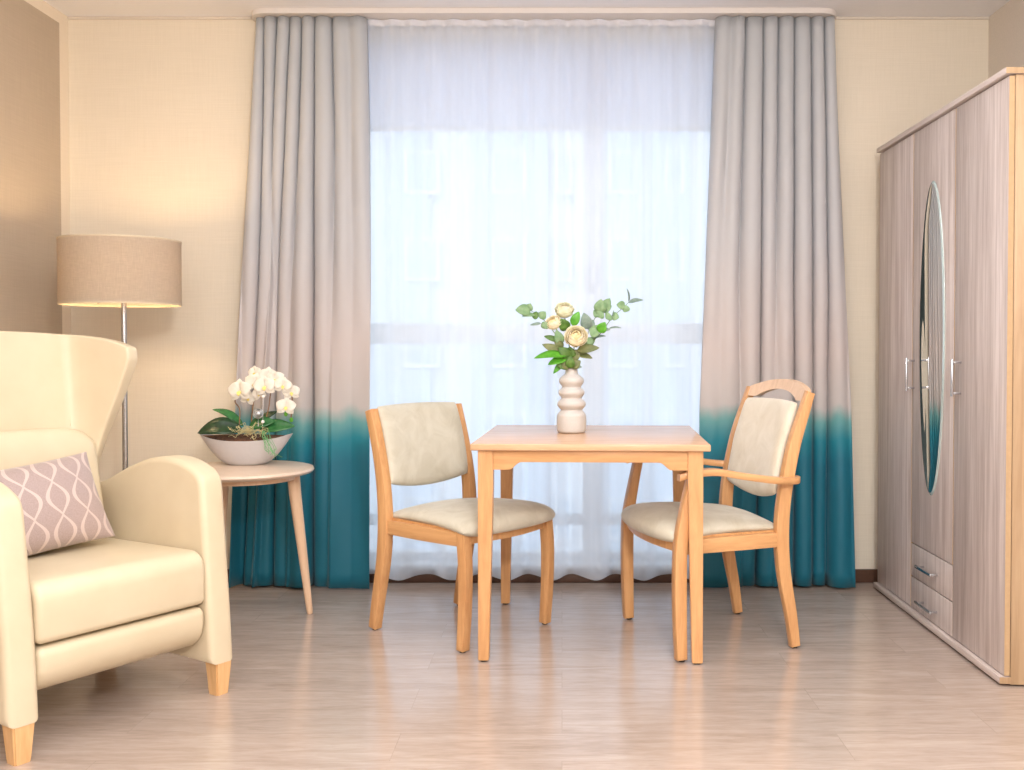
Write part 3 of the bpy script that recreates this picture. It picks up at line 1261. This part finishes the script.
pad(bm, pil, lambda u, v: (1, 0, 0), lambda u, v: .15, 24, 18, pw=2.2, uv=True)
po = obj('scatter_cushion', bm, M['pillow'], smooth=True)
po.matrix_world = wcm @ Matrix.Translation((-.395, -.055, .606)) @ Matrix.Rotation(math.radians(5), 4, 'X') @ Matrix.Rotation(math.radians(-24), 4, 'Y')
tag(po, 'mauve cushion with pale looped chain pattern, lying on the cream armchair', 'cushion')

# ------------------------------------------------------------------ floor lamp
lc = P(121, 305, 4.15)
lm = thing('floor_lamp', 'floor lamp with wide taupe drum shade on a slim steel pole, behind the armchair', 'lamp', (lc.x, 4.15, 0))
bm = new(); lathe(bm, [(.145, 0), (.145, .012), (.135, .018), (.02, .022), (.016, .04)], 48)
obj('base', bm, M['chrome'], lm, smooth='auto')
bm = new(); tube(bm, [(.012, 0, .02), (.012, 0, 1.36)], .011, 16)
obj('pole', bm, M['chrome'], lm, smooth='auto')
SR = .236
z0, z1 = 1.287, 1.548
bm = new()
lathe(bm, [(SR, z0), (SR, z1), (SR - .003, z1), (SR - .003, z0), (SR, z0)], 96, cap=False)
sd = obj('lamp_shade', bm, M['shade'], lm, smooth='auto')
for z in (z0, z1):
    bm = new()
    lathe(bm, [(SR + .0012, z - .004), (SR + .0012, z + .004), (SR - .004, z + .004), (SR - .004, z - .004), (SR + .0012, z - .004)], 96, cap=False)
    obj('shade_ring', bm, M['shade_trim'], sd, smooth='auto')
bm = new()
for k in range(3):
    a = k * 2 * PI / 3 + .3
    tube(bm, [(.012, 0, 1.33), (math.cos(a) * (SR - .002), math.sin(a) * (SR - .002), z0 + .01)], .0018, 6)
obj('shade_carrier', bm, M['chrome'], sd, smooth=True)
bm = new(); lathe(bm, [(.018, 1.33), (.02, 1.34), (.02, 1.385), (.016, 1.39)], 24, .012, 0)
obj('bulb_holder', bm, M['white'], lm, smooth='auto')
bm = new(); ball(bm, (.012, 0, 1.425), .032, 20, sz=1.15)
obj('light_bulb', bm, M['bulb'], lm, smooth=True)

# ------------------------------------------------------------------ side table
stx, sty = G(247, 468.5, .61).x - .018, G(247, 468.5, .61).y
stb = thing('side_table', 'small round pale side table on splayed round legs beside the armchair', 'side table', (stx, sty, 0))
bm = new(); lathe(bm, [(.262, .588), (.280, .593), (.287, .602), (.283, .611), (.272, .614), (.10, .614), (.001, .614)], 72)
obj('tabletop', bm, M['pale_top'], stb, smooth='auto')
bm = new(); lathe(bm, [(.215, .566), (.215, .588)], 48)
obj('top_ring', bm, M['pale_beech'], stb, smooth='auto')
for a in (8, 131, 239):
    a = math.radians(a)
    ca, sa = math.cos(a), math.sin(a)
    bm = new()
    tube(bm, [(ca * .268, sa * .268, 0), (ca * .266, sa * .266, .012), (ca * .245, sa * .245, .2), (ca * .21, sa * .21, .50), (ca * .203, sa * .203, .586)],
         [.011, .013, .018, .025, .026], 16)
    obj('leg', bm, M['pale_beech'], stb, smooth='auto')

# planter bowl, boat shaped
TT = .614
bx, by = G(247, 465, TT).x - .012, G(247, 465, TT).y + .03
pb = thing('planter_bowl', 'grey boat-shaped ceramic bowl standing on the round side table', 'bowl', (bx, by, TT))
bm = new()
n = 56


def boat(k, q, inset=0.0):
    a = 2 * PI * k / n
    c_, s_ = math.cos(a), math.sin(a)
    lxr = .070 + .127 * (q ** .62) - inset
    lyr = .050 + .042 * (q ** .6) - inset
    ex = 1.0
    x = lxr * math.copysign(abs(c_) ** ex, c_)
    y = lyr * s_ * (1 - .18 * abs(c_) ** 4 * q)
    rim = .105 + .026 * (abs(c_) ** 2.6)
    return Vector((x, y, max(0.0, rim * q)))


rings = [[boat(k, q) for k in range(n)] for q in (0, .04, .12, .25, .42, .6, .8, .97, 1.0)]
rings += [[boat(k, q, .005) for k in range(n)] for q in (1.0, .8, .6, .45)]
strip(bm, rings)
obj('bowl_body', bm, M['bowl'], pb, smooth='auto')
bm = new()
rr = [bm.verts.new(boat(k, .93, .0065) * 1.0 + Vector((0, 0, 0))) for k in range(n)]
cc = bm.verts.new((0, -.01, .130))
for k in range(n):
    bm.faces.new((rr[k], rr[(k + 1) % n], cc))
obj('soil', bm, M['soil'], pb, smooth=True)
PBM = Vector((bx, by, TT))


def pp(cx_, cy_, dy=0.0):       # zoomed crop of the plant -> place, dy toward the viewer
    return P(190 + cx_ / 6.417, 360 + cy_ / 6.417, by - dy)


# orchid leaves and stems: three plants
def orchid_flower(parent, c, r, face, roll=0.0, kind='blossom'):
    c = Vector(c)
    face = Vector(face).normalized()
    side = face.cross(Vector((0, 0, 1))).normalized()
    upv = side.cross(face)
    bm = new()

    def dirv(a):
        a += roll
        return side * math.sin(a) + upv * math.cos(a)
    for a in (0, math.radians(128), math.radians(-128)):      # sepals
        d = dirv(a)
        leaf(bm, c, c + d * r * .92, r * .66, face, bend=.10, cup=.10, n=6, shape=.85, thick=.0004)
    for a in (math.radians(72), math.radians(-72)):           # round petals
        d = dirv(a)
        leaf(bm, c + face * .002, c + d * r * .95 + face * .004, r * 1.12, face, bend=.12, cup=.08, n=8, shape=.72, thick=.0004)
    o = obj(kind, bm, M['petal_orchid'], parent, smooth=True)
    bm = new()
    ball(bm, c + face * .006 - upv * r * .10, r * .13, 8)
    leaf(bm, c + face * .004, c - upv * r * .38 + face * r * .25, r * .3, face, n=4)
    obj('lip', bm, M['lip'], o, smooth=True)


def orchid(label, base, stempts, flowers, leaves, buds=()):
    root = thing('orchid', label, 'orchid', base, 0, 'white orchids in the bowl')
    B = Vector(base)
    bm = new()
    pts = spline([tuple(Vector(p) - B) for p in stempts], 6)
    tube(bm, pts, .0026, 8)
    obj('stem', bm, M['stem_brown'], root, smooth=True)
    for (a, b, dy, r, fx, roll) in flowers:
        c = pp(a, b, dy) - B
        orchid_flower(root, c, r, (fx, -1, .12), roll)
    for (a0, b0, a1, b1, w, dy0, dy1, nz, mat, bend) in leaves:
        bm = new()
        leaf(bm, pp(a0, b0, dy0) - B, pp(a1, b1, dy1) - B, w, (0, -.45, 1) if nz is None else nz, bend=bend, cup=.28, n=12, shape=.8, thick=.0012)
        obj('leaf', bm, M[mat], root, smooth=True)
    for (a, b) in buds:
        bm = new(); ball(bm, pp(a, b, .03) - B, .008, 10, sz=1.3)
        obj('bud', bm, M['leaf_bright'], root, smooth=True)


b1 = Vector((bx - .035, by - .005, TT + .09))
b2_ = Vector((bx + .012, by + .005, TT + .09))
b3 = Vector((bx + .05, by + .0, TT + .09))
r0 = .050
orchid('white orchid whose two open blossoms hang at the left of the bowl, over dark leaves', b1,
       [b1, pp(320, 330, 0), pp(290, 270, .0), pp(300, 215, .0)],
       [(322, 200, .03, .058, -.15, .1), (372, 245, .012, .036, .3, -.3)],
       [(340, 450, 48, 470, .088, .01, .035, (0, -.75, .65), 'leaf_dark', .16),
        (340, 425, 145, 318, .040, -.01, -.02, (-.3, -.5, 1), 'leaf_mid', .14)])
orchid('white orchid with the tallest blossoms at the middle of the bowl', b2_,
       [b2_, pp(400, 330, .0), pp(412, 240, .0), pp(430, 120, 0), pp(470, 95, 0)],
       [(418, 82, .0, .034, -.3, .2), (420, 150, .02, .052, -.1, -.2), (480, 170, .045, .052, .1, .15), (500, 105, .0, .046, .2, -.1), (445, 215, .03, .034, .0, .4)],
       [(380, 430, 545, 395, .060, .02, .03, (0, -.8, .6), 'leaf_mid', .08)])
orchid('white orchid with blossoms cascading down the right side of the bowl', b3,
       [b3, pp(500, 330, 0), pp(520, 200, 0), pp(560, 130, 0), pp(610, 140, 0), pp(650, 200, 0), pp(655, 290, 0), pp(648, 370, 0)],
       [(545, 125, .02, .046, .1, .2), (596, 165, .04, .042, .2, -.2), (648, 208, .02, .042, .5, .1), (615, 300, .04, .046, .2, -.1)],
       [(440, 440, 672, 425, .062, .02, .02, (0, -.85, .6), 'leaf_mid', .05),
        (430, 430, 560, 330, .045, -.03, -.03, (0, -.6, .7), 'leaf_dark', .1)],
       [(615, 347), (650, 384)])
# roots and strands: nobody could count them
bm = new()
for k in range(46):
    a0, b0 = random.gauss(370, 55), random.uniform(440, 485)
    pts = [pp(a0, b0, .055)]
    h = random.uniform(.012, .035)
    for q in range(1, 6):
        ang_ = random.uniform(0, 6.28)
        pts.append(pts[-1] + Vector((random.uniform(-.018, .018), random.uniform(-.010, .010), random.uniform(-.012, .014))))
    pts = [Vector((p.x, min(max(p.y, by - .075), by + .03), max(p.z, TT + .108))) for p in pts]
    tube(bm, spline([tuple(p) for p in pts], 4), .0010, 5)
tag(obj('air_root', bm, M['root'], smooth=True), 'tangle of thin pale roots over the soil in the bowl', 'roots', kind='stuff')
bm = new()
for k in range(11):
    a0 = random.uniform(455, 510)
    p0, p1 = pp(a0, 455, .07), pp(a0 + random.uniform(0, 22), 500 + random.uniform(-10, 10), .107)
    p2 = pp(a0 + random.uniform(10, 70), 560 + random.uniform(-10, 40), .112)
    p3 = pp(a0 + random.uniform(25, 95), 580 + random.uniform(-15, 60), .112)
    pts = [p0, p1, p2, p3]
    tube(bm, spline([tuple(p) for p in pts], 4), .0010, 5)
tag(obj('green_tendril', bm, M['green_strand'], smooth=True), 'thin green tendrils trailing over the right front of the bowl', 'tendrils', kind='stuff')
bm = new()
cc = pp(438, 343, .05)
for k in range(9):
    nrm = Vector((random.gauss(0, 1), random.gauss(0, 1), random.gauss(0, 1))).normalized()
    a = nrm.orthogonal().normalized(); b = nrm.cross(a)
    tube(bm, [cc + (a * math.cos(q * PI / 12) + b * math.sin(q * PI / 12)) * .021 for q in range(25)], .0013, 5)
ball(bm, cc, .014, 12)
tube(bm, [cc + Vector((0, 0, -.02)), Vector((cc.x - .005, by - .04, TT + .095))], .001, 5)
tag(obj('wire_ball', bm, M['silver'], smooth=True), 'small silver wire ball ornament among the orchids in the bowl', 'ornament')
for (a, b, lab) in ((470, 235, 'tiny white pearl on a wire just below the middle orchid blossoms'), (467, 396, 'tiny white pearl on a wire low among the leaves, under the silver ball')):
    bm = new()
    c = pp(a, b, .055)
    ball(bm, c, .0075, 12)
    tube(bm, [c, Vector((c.x - .012, by - .03, TT + .095))], .0007, 5)
    tag(obj('pearl_pick', bm, M['pearl'], smooth=True), lab, 'ornament', 'pearls among the orchids')

# ------------------------------------------------------------------ vase
vx, vy = P(571.5, 430, 3.95).x, 3.95
VT = .7725
bm = new()
prof = [(.050, 0), (.056, .004), (.0585, .016), (.0585, .055), (.056, .072), (.046, .084), (.0425, .090),
        (.048, .096), (.0555, .106), (.0565, .113), (.0535, .122), (.044, .131), (.0405, .136), (.044, .142), (.0505, .151), (.0520, .158), (.0495, .166),
        (.040, .175), (.0375, .180), (.041, .186), (.0475, .196), (.0495, .204), (.047, .213), (.036, .224), (.0275, .231), (.0245, .238), (.0235, .253),
        (.0205, .254), (.0195, .240), (.0195, .20)]
prof = spline([(r, z) for r, z in prof], 3)
lathe(bm, prof, 48)
vs = obj('vase', bm, M['ceramic'], loc=(vx, vy, VT), smooth=True)
tag(vs, 'ivory ringed ceramic vase standing on the dining table', 'vase')


def vp(cx_, cy_, dy=0.0):
    return P(500 + cx_ / 4.275, 280 + cy_ / 4.275, vy - dy)


mouth = Vector((vx, vy, VT + .25))
inside = Vector((vx, vy, VT + .205))


def rose(label, c, r, mats, tilt, leafs=(), stem_off=(0, 0), lm='leaf_rose'):
    root = thing('rose', label, 'rose', tuple(inside), 0, 'cut roses in the vase')
    c = Vector(c) - inside
    bm = new()
    ms = Vector((stem_off[0], stem_off[1], .05))
    tube(bm, spline([(stem_off[0] * .8, stem_off[1] * .8, 0), tuple(ms), tuple(ms.lerp(c, .55) + Vector((0, 0, .01))), tuple(c - Vector(tilt).normalized() * r * .7)], 5), .0022, 8)
    obj('stem', bm, M['stem'], root, smooth=True)
    # bloom: cupped petals around the tilt axis
    ax = Vector(tilt).normalized()
    a_ = ax.orthogonal().normalized(); b_ = ax.cross(a_)
    outer, inner = new(), new()
    for ring, (rad, tip, cnt) in enumerate(((.34, 18, 3), (.50, 30, 4), (.66, 42, 5), (.80, 55, 5), (.92, 68, 5), (1.02, 84, 6))):
        tgt = outer if ring > 1 else inner
        for k in range(cnt):
            ph0 = 2 * PI * k / cnt + ring * 1.3 + random.uniform(-.15, .15)
            half = PI / cnt * 1.35
            tj = tip + random.uniform(-5, 5)
            rows_ = []
            for i in range(8):
                q = i / 7
                row_ = []
                for jj in range(9):
                    s_ = jj / 4 - 1
                    tp_ = math.radians(tj + 24 * abs(s_) ** 2.6)
                    th_ = math.radians(168) + (tp_ - math.radians(168)) * q
                    rr_ = r * rad * (1 + .045 * s_ + .10 * max(0, q - .75) / .25 * (ring > 1) * (1 - .4 * abs(s_)))
                    an = ph0 + s_ * half
                    d = a_ * math.cos(an) + b_ * math.sin(an)
                    row_.append(tgt.verts.new(c + d * (rr_ * math.sin(th_)) + ax * (rr_ * math.cos(th_) * (.92 if ring > 2 else 1.12))))
                rows_.append(row_)
            for i in range(7):
                for jj in range(8):
                    tgt.faces.new((rows_[i][jj], rows_[i][jj + 1], rows_[i + 1][jj + 1], rows_[i + 1][jj]))
    hb = new(); ball(hb, (0, 0, 0), r * .30, 14, sz=1.1)
    rot = Vector((0, 0, 1)).rotation_difference(ax).to_matrix()
    for v in hb.verts:
        v.co = c + rot @ v.co + ax * r * .08
    merge(inner, hb)
    bl = obj('bloom', outer, M[mats[0]], root, smooth=True); add_solid(bl, .0008)
    it = obj('bloom_heart', inner, M[mats[1]], bl, smooth=True); add_solid(it, .0008)
    bm = new()
    for k in range(5):
        ph = 2 * PI * k / 5
        d = a_ * math.cos(ph) + b_ * math.sin(ph)
        base = c - ax * r * .62
        leaf(bm, base, base + d * r * .75 + ax * r * .35, r * .35, ax, n=5, cup=.1)
    obj('calyx', bm, M['leaf_rose'], root, smooth=True)
    for (p0, p1, w, nrm, mat) in leafs:
        bm = new()
        leaf(bm, Vector(p0) - inside, Vector(p1) - inside, w, nrm, bend=.08, cup=.2, n=10, shape=.75)
        obj('leaf', bm, M[mat], root, smooth=True)


FN = (0, -1, .25)
rose('large open cream yellow rose at the front of the bouquet', vp(325, 240, .045), .042, ('petal_rose', 'petal_rose_in'), (.05, -.86, .42),
     [(vp(330, 300, .03), vp(425, 290, .04), .034, FN, 'leaf_olive'), (vp(335, 320, .02), vp(395, 335, .03), .026, (0, -.8, .6), 'leaf_olive'),
      (vp(305, 335, .02), vp(250, 290, .03), .046, FN, 'leaf_rose')])
rose('pale rose at the top of the bouquet', vp(275, 125, -.01), .036, ('petal_pale', 'petal_rose'), (.05, -.55, .8),
     [(vp(285, 215, 0), vp(260, 165, .02), .046, FN, 'leaf_rose'), (vp(310, 195, .0), vp(338, 135, .0), .036, FN, 'leaf_bright')], (0, .006))
rose('smallest cream rose, on the left of the bouquet', vp(228, 180, .01), .030, ('petal_rose', 'petal_rose_in'), (-.3, -.7, .6),
     [(vp(285, 325, .03), vp(145, 335, .06), .048, (-.1, -.6, .8), 'leaf_bright'), (vp(285, 335, .03), vp(205, 362, .05), .036, (0, -.8, .5), 'leaf_bright'),
      (vp(275, 345, .02), vp(228, 400, .03), .024, FN, 'leaf_bright'), (vp(280, 320, .01), vp(180, 275, .02), .038, FN, 'leaf_olive'),
      (vp(250, 260, 0), vp(188, 240, 0), .022, FN, 'leaf_rose')], (-.008, 0))


def sprig(label, stempts, leaves):
    root = thing('eucalyptus_branch', label, 'foliage', tuple(inside), 0, 'eucalyptus branches in the vase')
    bm = new()
    pts = spline([(0, 0, 0)] + [tuple(Vector(p) - inside) for p in stempts], 5)
    n_ = len(pts)
    tube(bm, pts, [.0024 - .0014 * i / n_ for i in range(n_)], 7)
    obj('stem', bm, M['stem'], root, smooth=True)
    for (a0, b0, a1, b1, w, dy, nrm, mat) in leaves:
        bm = new()
        leaf(bm, vp(a0, b0, dy) - inside, vp(a1, b1, dy + random.uniform(-.01, .015)) - inside, w * 1.12, nrm, bend=.08, cup=.15, n=9, shape=.75)
        obj('leaf', bm, M[mat], root, smooth=True)


sprig('round-leaved eucalyptus branch reaching up to the left', [vp(295, 370, 0), vp(270, 290, 0), vp(225, 215, 0), vp(170, 155, 0), vp(110, 120, 0)],
      [(130, 135, 66, 128, .046, .01, (0, -.9, .5), 'euca'), (120, 130, 130, 100, .030, 0, FN, 'euca'), (150, 150, 95, 155, .020, .01, (0, -.7, .7), 'euca'), (170, 165, 195, 135, .032, 0, FN, 'euca'),
       (165, 155, 135, 150, .028, .01, FN, 'leaf_rose'), (195, 180, 200, 210, .034, .01, FN, 'euca'), (200, 190, 175, 200, .026, 0, FN, 'euca'),
       (175, 185, 128, 193, .010, .0, FN, 'euca_grey'), (262, 275, 240, 215, .034, .01, FN, 'euca'), (270, 290, 232, 262, .028, .01, FN, 'leaf_olive')])
sprig('long eucalyptus branch reaching furthest up to the right, with thin tip leaves', [vp(310, 370, 0), vp(350, 300, 0), vp(420, 240, 0), vp(480, 160, 0), vp(525, 120, 0), vp(550, 95, 0)],
      [(550, 92, 542, 36, .013, 0, (1, -.5, 0), 'euca_grey'), (550, 97, 612, 86, .022, 0, (0, -.6, .8), 'euca_grey'), (535, 112, 498, 105, .030, .01, FN, 'euca'),
       (545, 110, 530, 138, .030, .01, (0, -.8, .5), 'euca'), (478, 155, 510, 160, .030, 0, FN, 'euca'), (475, 150, 452, 165, .034, .01, FN, 'euca'), (475, 165, 485, 130, .016, .0, (1, -.6, 0), 'euca_grey'),
       (425, 225, 450, 180, .036, .02, FN, 'leaf_bright'), (425, 230, 382, 208, .048, .02, FN, 'euca'), (440, 212, 472, 212, .012, .0, FN, 'euca_grey'), (465, 208, 518, 205, .013, .0, (0, -.5, 1), 'euca_grey'),
       (400, 250, 452, 240, .018, .0, (0, -.5, 1), 'euca_grey'), (395, 270, 365, 250, .028, .02, FN, 'euca')])
sprig('broad-leaved eucalyptus branch standing upright right of the large rose', [vp(312, 370, 0), vp(360, 280, -.02), vp(385, 205, -.02), vp(430, 120, -.02)],
      [(375, 210, 358, 140, .042, -.01, FN, 'euca_grey'), (380, 215, 398, 170, .030, -.01, FN, 'euca_grey'), (425, 140, 432, 82, .044, -.01, FN, 'euca'), (430, 150, 400, 130, .038, -.01, FN, 'euca'),
       (435, 140, 470, 78, .040, -.02, FN, 'euca'), (440, 130, 478, 110, .030, -.02, FN, 'euca'), (420, 160, 440, 135, .034, -.01, FN, 'euca'), (365, 290, 410, 240, .026, 0, FN, 'euca')])
sprig('short dark leafy branch at the mouth of the vase', [vp(300, 360, .01), vp(300, 330, .02), vp(290, 290, .02)],
      [(300, 340, 345, 300, .040, .02, FN, 'leaf_olive'), (295, 335, 300, 285, .044, .02, FN, 'leaf_rose'), (300, 375, 262, 345, .034, .03, FN, 'leaf_olive'), (305, 375, 345, 345, .032, .03, FN, 'leaf_olive'),
       (300, 378, 300, 325, .032, .035, FN, 'leaf_rose'), (295, 372, 240, 365, .026, .03, FN, 'leaf_rose'), (305, 370, 350, 372, .018, .02, FN, 'euca_grey'), (300, 365, 325, 310, .034, .0, FN, 'leaf_rose'), (298, 365, 262, 318, .034, .0, FN, 'leaf_rose')])

# ------------------------------------------------------------------ wardrobe
DX = 1.445            # plane of the door fronts
YN, YF = 3.245, 4.565
W3 = (YF - YN) / 3
wd = thing('wardrobe', 'tall pale oak wardrobe with oval mirror door standing along the right wall', 'wardrobe', (DX, YN, 0))
H = 2.012
dw = 1.988 - DX
boxo('carcass', (.0205, dw, .001, YF - YN, .006, H - .022), M['warm_cast_oak'], wd, bev=.0015)
tbd = boxo('top_board', (-.014, dw, -.0045, YF - YN + .002, H - .020, H), M['sonoma_lying'], wd, bev=.0015)
boxo('end_edge', (-.0135, dw, -.006, -.0044, H - .0195, H - .0005), M['warm_cast_oak'], tbd, label='near end with a warm light cast in its colour')
pbd = boxo('plinth_board', (-.016, .020, .0005, YF - YN + .002, .010, .032), M['sonoma_lying'], wd, bev=.0015)
boxo('end_edge', (-.0155, .020, -.001, .0006, .0105, .0315), M['warm_cast_oak'], pbd, label='near end with a warm light cast in its colour')
gz = .0025
for i in range(3):
    ya, yb = i * W3 + gz, (i + 1) * W3 - gz
    zlo = .036 if i != 1 else .305
    boxes = new(); box(boxes, 0, .0185, ya + .0012, yb - .0012, zlo, H - .026, .001)
    d = obj('door', boxes, M['sonoma'], wd, smooth='auto')
    eb = new()
    box(eb, .0005, .018, ya, ya + .0011, zlo, H - .026)
    box(eb, .0005, .018, yb - .0011, yb, zlo, H - .026)
    obj('edge_band', eb, M['edge_band'], d, label='edge band with a warm light cast in its colour')
    if i == 1:
        ym, zm = (ya + yb) / 2, 1.143
        ay, az = .128, .610
        bm = new()
        N = 72

        def oval(fy, x):
            return [Vector((x, ym + ay * fy * math.cos(2 * PI * k / N), zm + (az - ay * (1 - fy)) * math.sin(2 * PI * k / N))) for k in range(N)]
        strip(bm, [oval(1.0, -.0008), oval(1.0, -.003), oval(.95, -.005)])
        mo = obj('mirror', bm, M['mirror'], d, smooth='auto')
        bm = new()
        a, b = oval(1.0, -.0032), oval(1.035, -.0012)
        c_, e_ = oval(.955, -.0056), oval(1.035, -.0004)
        va = [[bm.verts.new(v) for v in r] for r in (c_, a, b, e_)]
        for r1, r2 in zip(va[:-1], va[1:]):
            for k in range(N):
                bm.faces.new((r1[k], r1[(k + 1) % N], r2[(k + 1) % N], r2[k]))
        obj('mirror_rim', bm, M['mirror_edge'], mo, smooth=True)
    hy = {0: yb - .055, 1: yb - .022, 2: None}[i]
    if i == 0:
        hy = yb - .062
    if hy is not None:
        bm = new()
        box(bm, -.036, -.028, hy - .006, hy + .006, .930, 1.066, .002)
        box(bm, -.034, .001, hy - .004, hy + .004, .938, .946, .001)
        box(bm, -.034, .001, hy - .004, hy + .004, 1.050, 1.058, .001)
        obj('handle', bm, M['steel'], d, smooth='auto')
for zlo, zhi, hz in ((.036, .163, .088), (.168, .300, .232)):
    ya, yb = W3 + gz, 2 * W3 - gz
    boxes = new(); box(boxes, 0, .0185, ya + .0012, yb - .0012, zlo, zhi, .001)
    d = obj('drawer', boxes, M['sonoma'], wd, smooth='auto')
    hy = (ya + yb) / 2
    bm = new()
    box(bm, -.034, -.026, hy - .085, hy + .085, hz - .006, hz + .006, .002)
    box(bm, -.032, .001, hy - .075, hy - .067, hz - .004, hz + .004, .001)
    box(bm, -.032, .001, hy + .067, hy + .075, hz - .004, hz + .004, .001)
    obj('handle', bm, M['steel'], d, smooth='auto')

# ------------------------------------------------------------------ light
w = bpy.data.worlds.new('sky'); sc.world = w
w.use_nodes = True
nt = w.node_tree
bg = nt.nodes['Background']
bg.inputs[0].default_value = (0.80, 0.90, 1.0, 1)
bg.inputs[1].default_value = 1.9


def light(name, kind, loc, power, color, rot=(0, 0, 0), **kw):
    d = bpy.data.lights.new(name, kind)
    d.energy = power
    d.color = color
    for k, v in kw.items():
        setattr(d, k, v)
    o = bpy.data.objects.new(name, d)
    COL.objects.link(o)
    o.location = loc
    o.rotation_euler = rot
    return o


light('sun', 'SUN', (0, -20, 40), 1.1, (1, .97, .92), (math.radians(48), 0, math.radians(-15)), angle=.02)
po = light('window_portal', 'AREA', ((WX0 + WX1) / 2, YB + .26, (WZ0 + WZ1) / 2), 1, (1, 1, 1), (math.radians(-90), 0, 0), shape='RECTANGLE', size=WX1 - WX0, size_y=WZ1 - WZ0)
po.data.cycles.is_portal = True
light('lamp_bulb_light', 'POINT', (lc.x + .012, 4.15, 1.425), 19, (1, .70, .38), shadow_soft_size=.045)
light('room_lamp_light', 'AREA', (.45, -.2, 2.15), 55, (1, .97, .94), (math.radians(62), 0, math.radians(4)), shape='DISK', size=.30)
light('ceiling_fill_light', 'AREA', (-.1, 1.6, 2.60), 72, (1, .98, .96), (0, 0, 0), shape='RECTANGLE', size=3.2, size_y=3.2)  # added soft fill from above, no actual fixture
light('rear_fill_light', 'AREA', (0, -1.6, 1.5), 46, (1, .98, .96), (math.radians(90), 0, 0), shape='RECTANGLE', size=3.0, size_y=1.8)  # added broad fill from behind the camera, not a lamp of the room

light('upward_fill_light', 'AREA', (.2, .4, 1.75), 62, (1, .97, .95), (PI, 0, 0), shape='DISK', size=.8)  # added upward fill to brighten the ceiling, no real uplighter

# ------------------------------------------------------------------ render look
sc.view_settings.view_transform = 'Standard'
sc.view_settings.look = 'None'
sc.view_settings.exposure = 0.0
sc.view_settings.gamma = 1.0
sc.view_settings.use_curve_mapping = False
sc.cycles.use_denoising = True
sc.cycles.max_bounces = 10
sc.cycles.diffuse_bounces = 5
sc.cycles.transparent_max_bounces = 16
sc.cycles.caustics_reflective = False
sc.cycles.caustics_refractive = False
sc.cycles.sample_clamp_indirect = 6.0
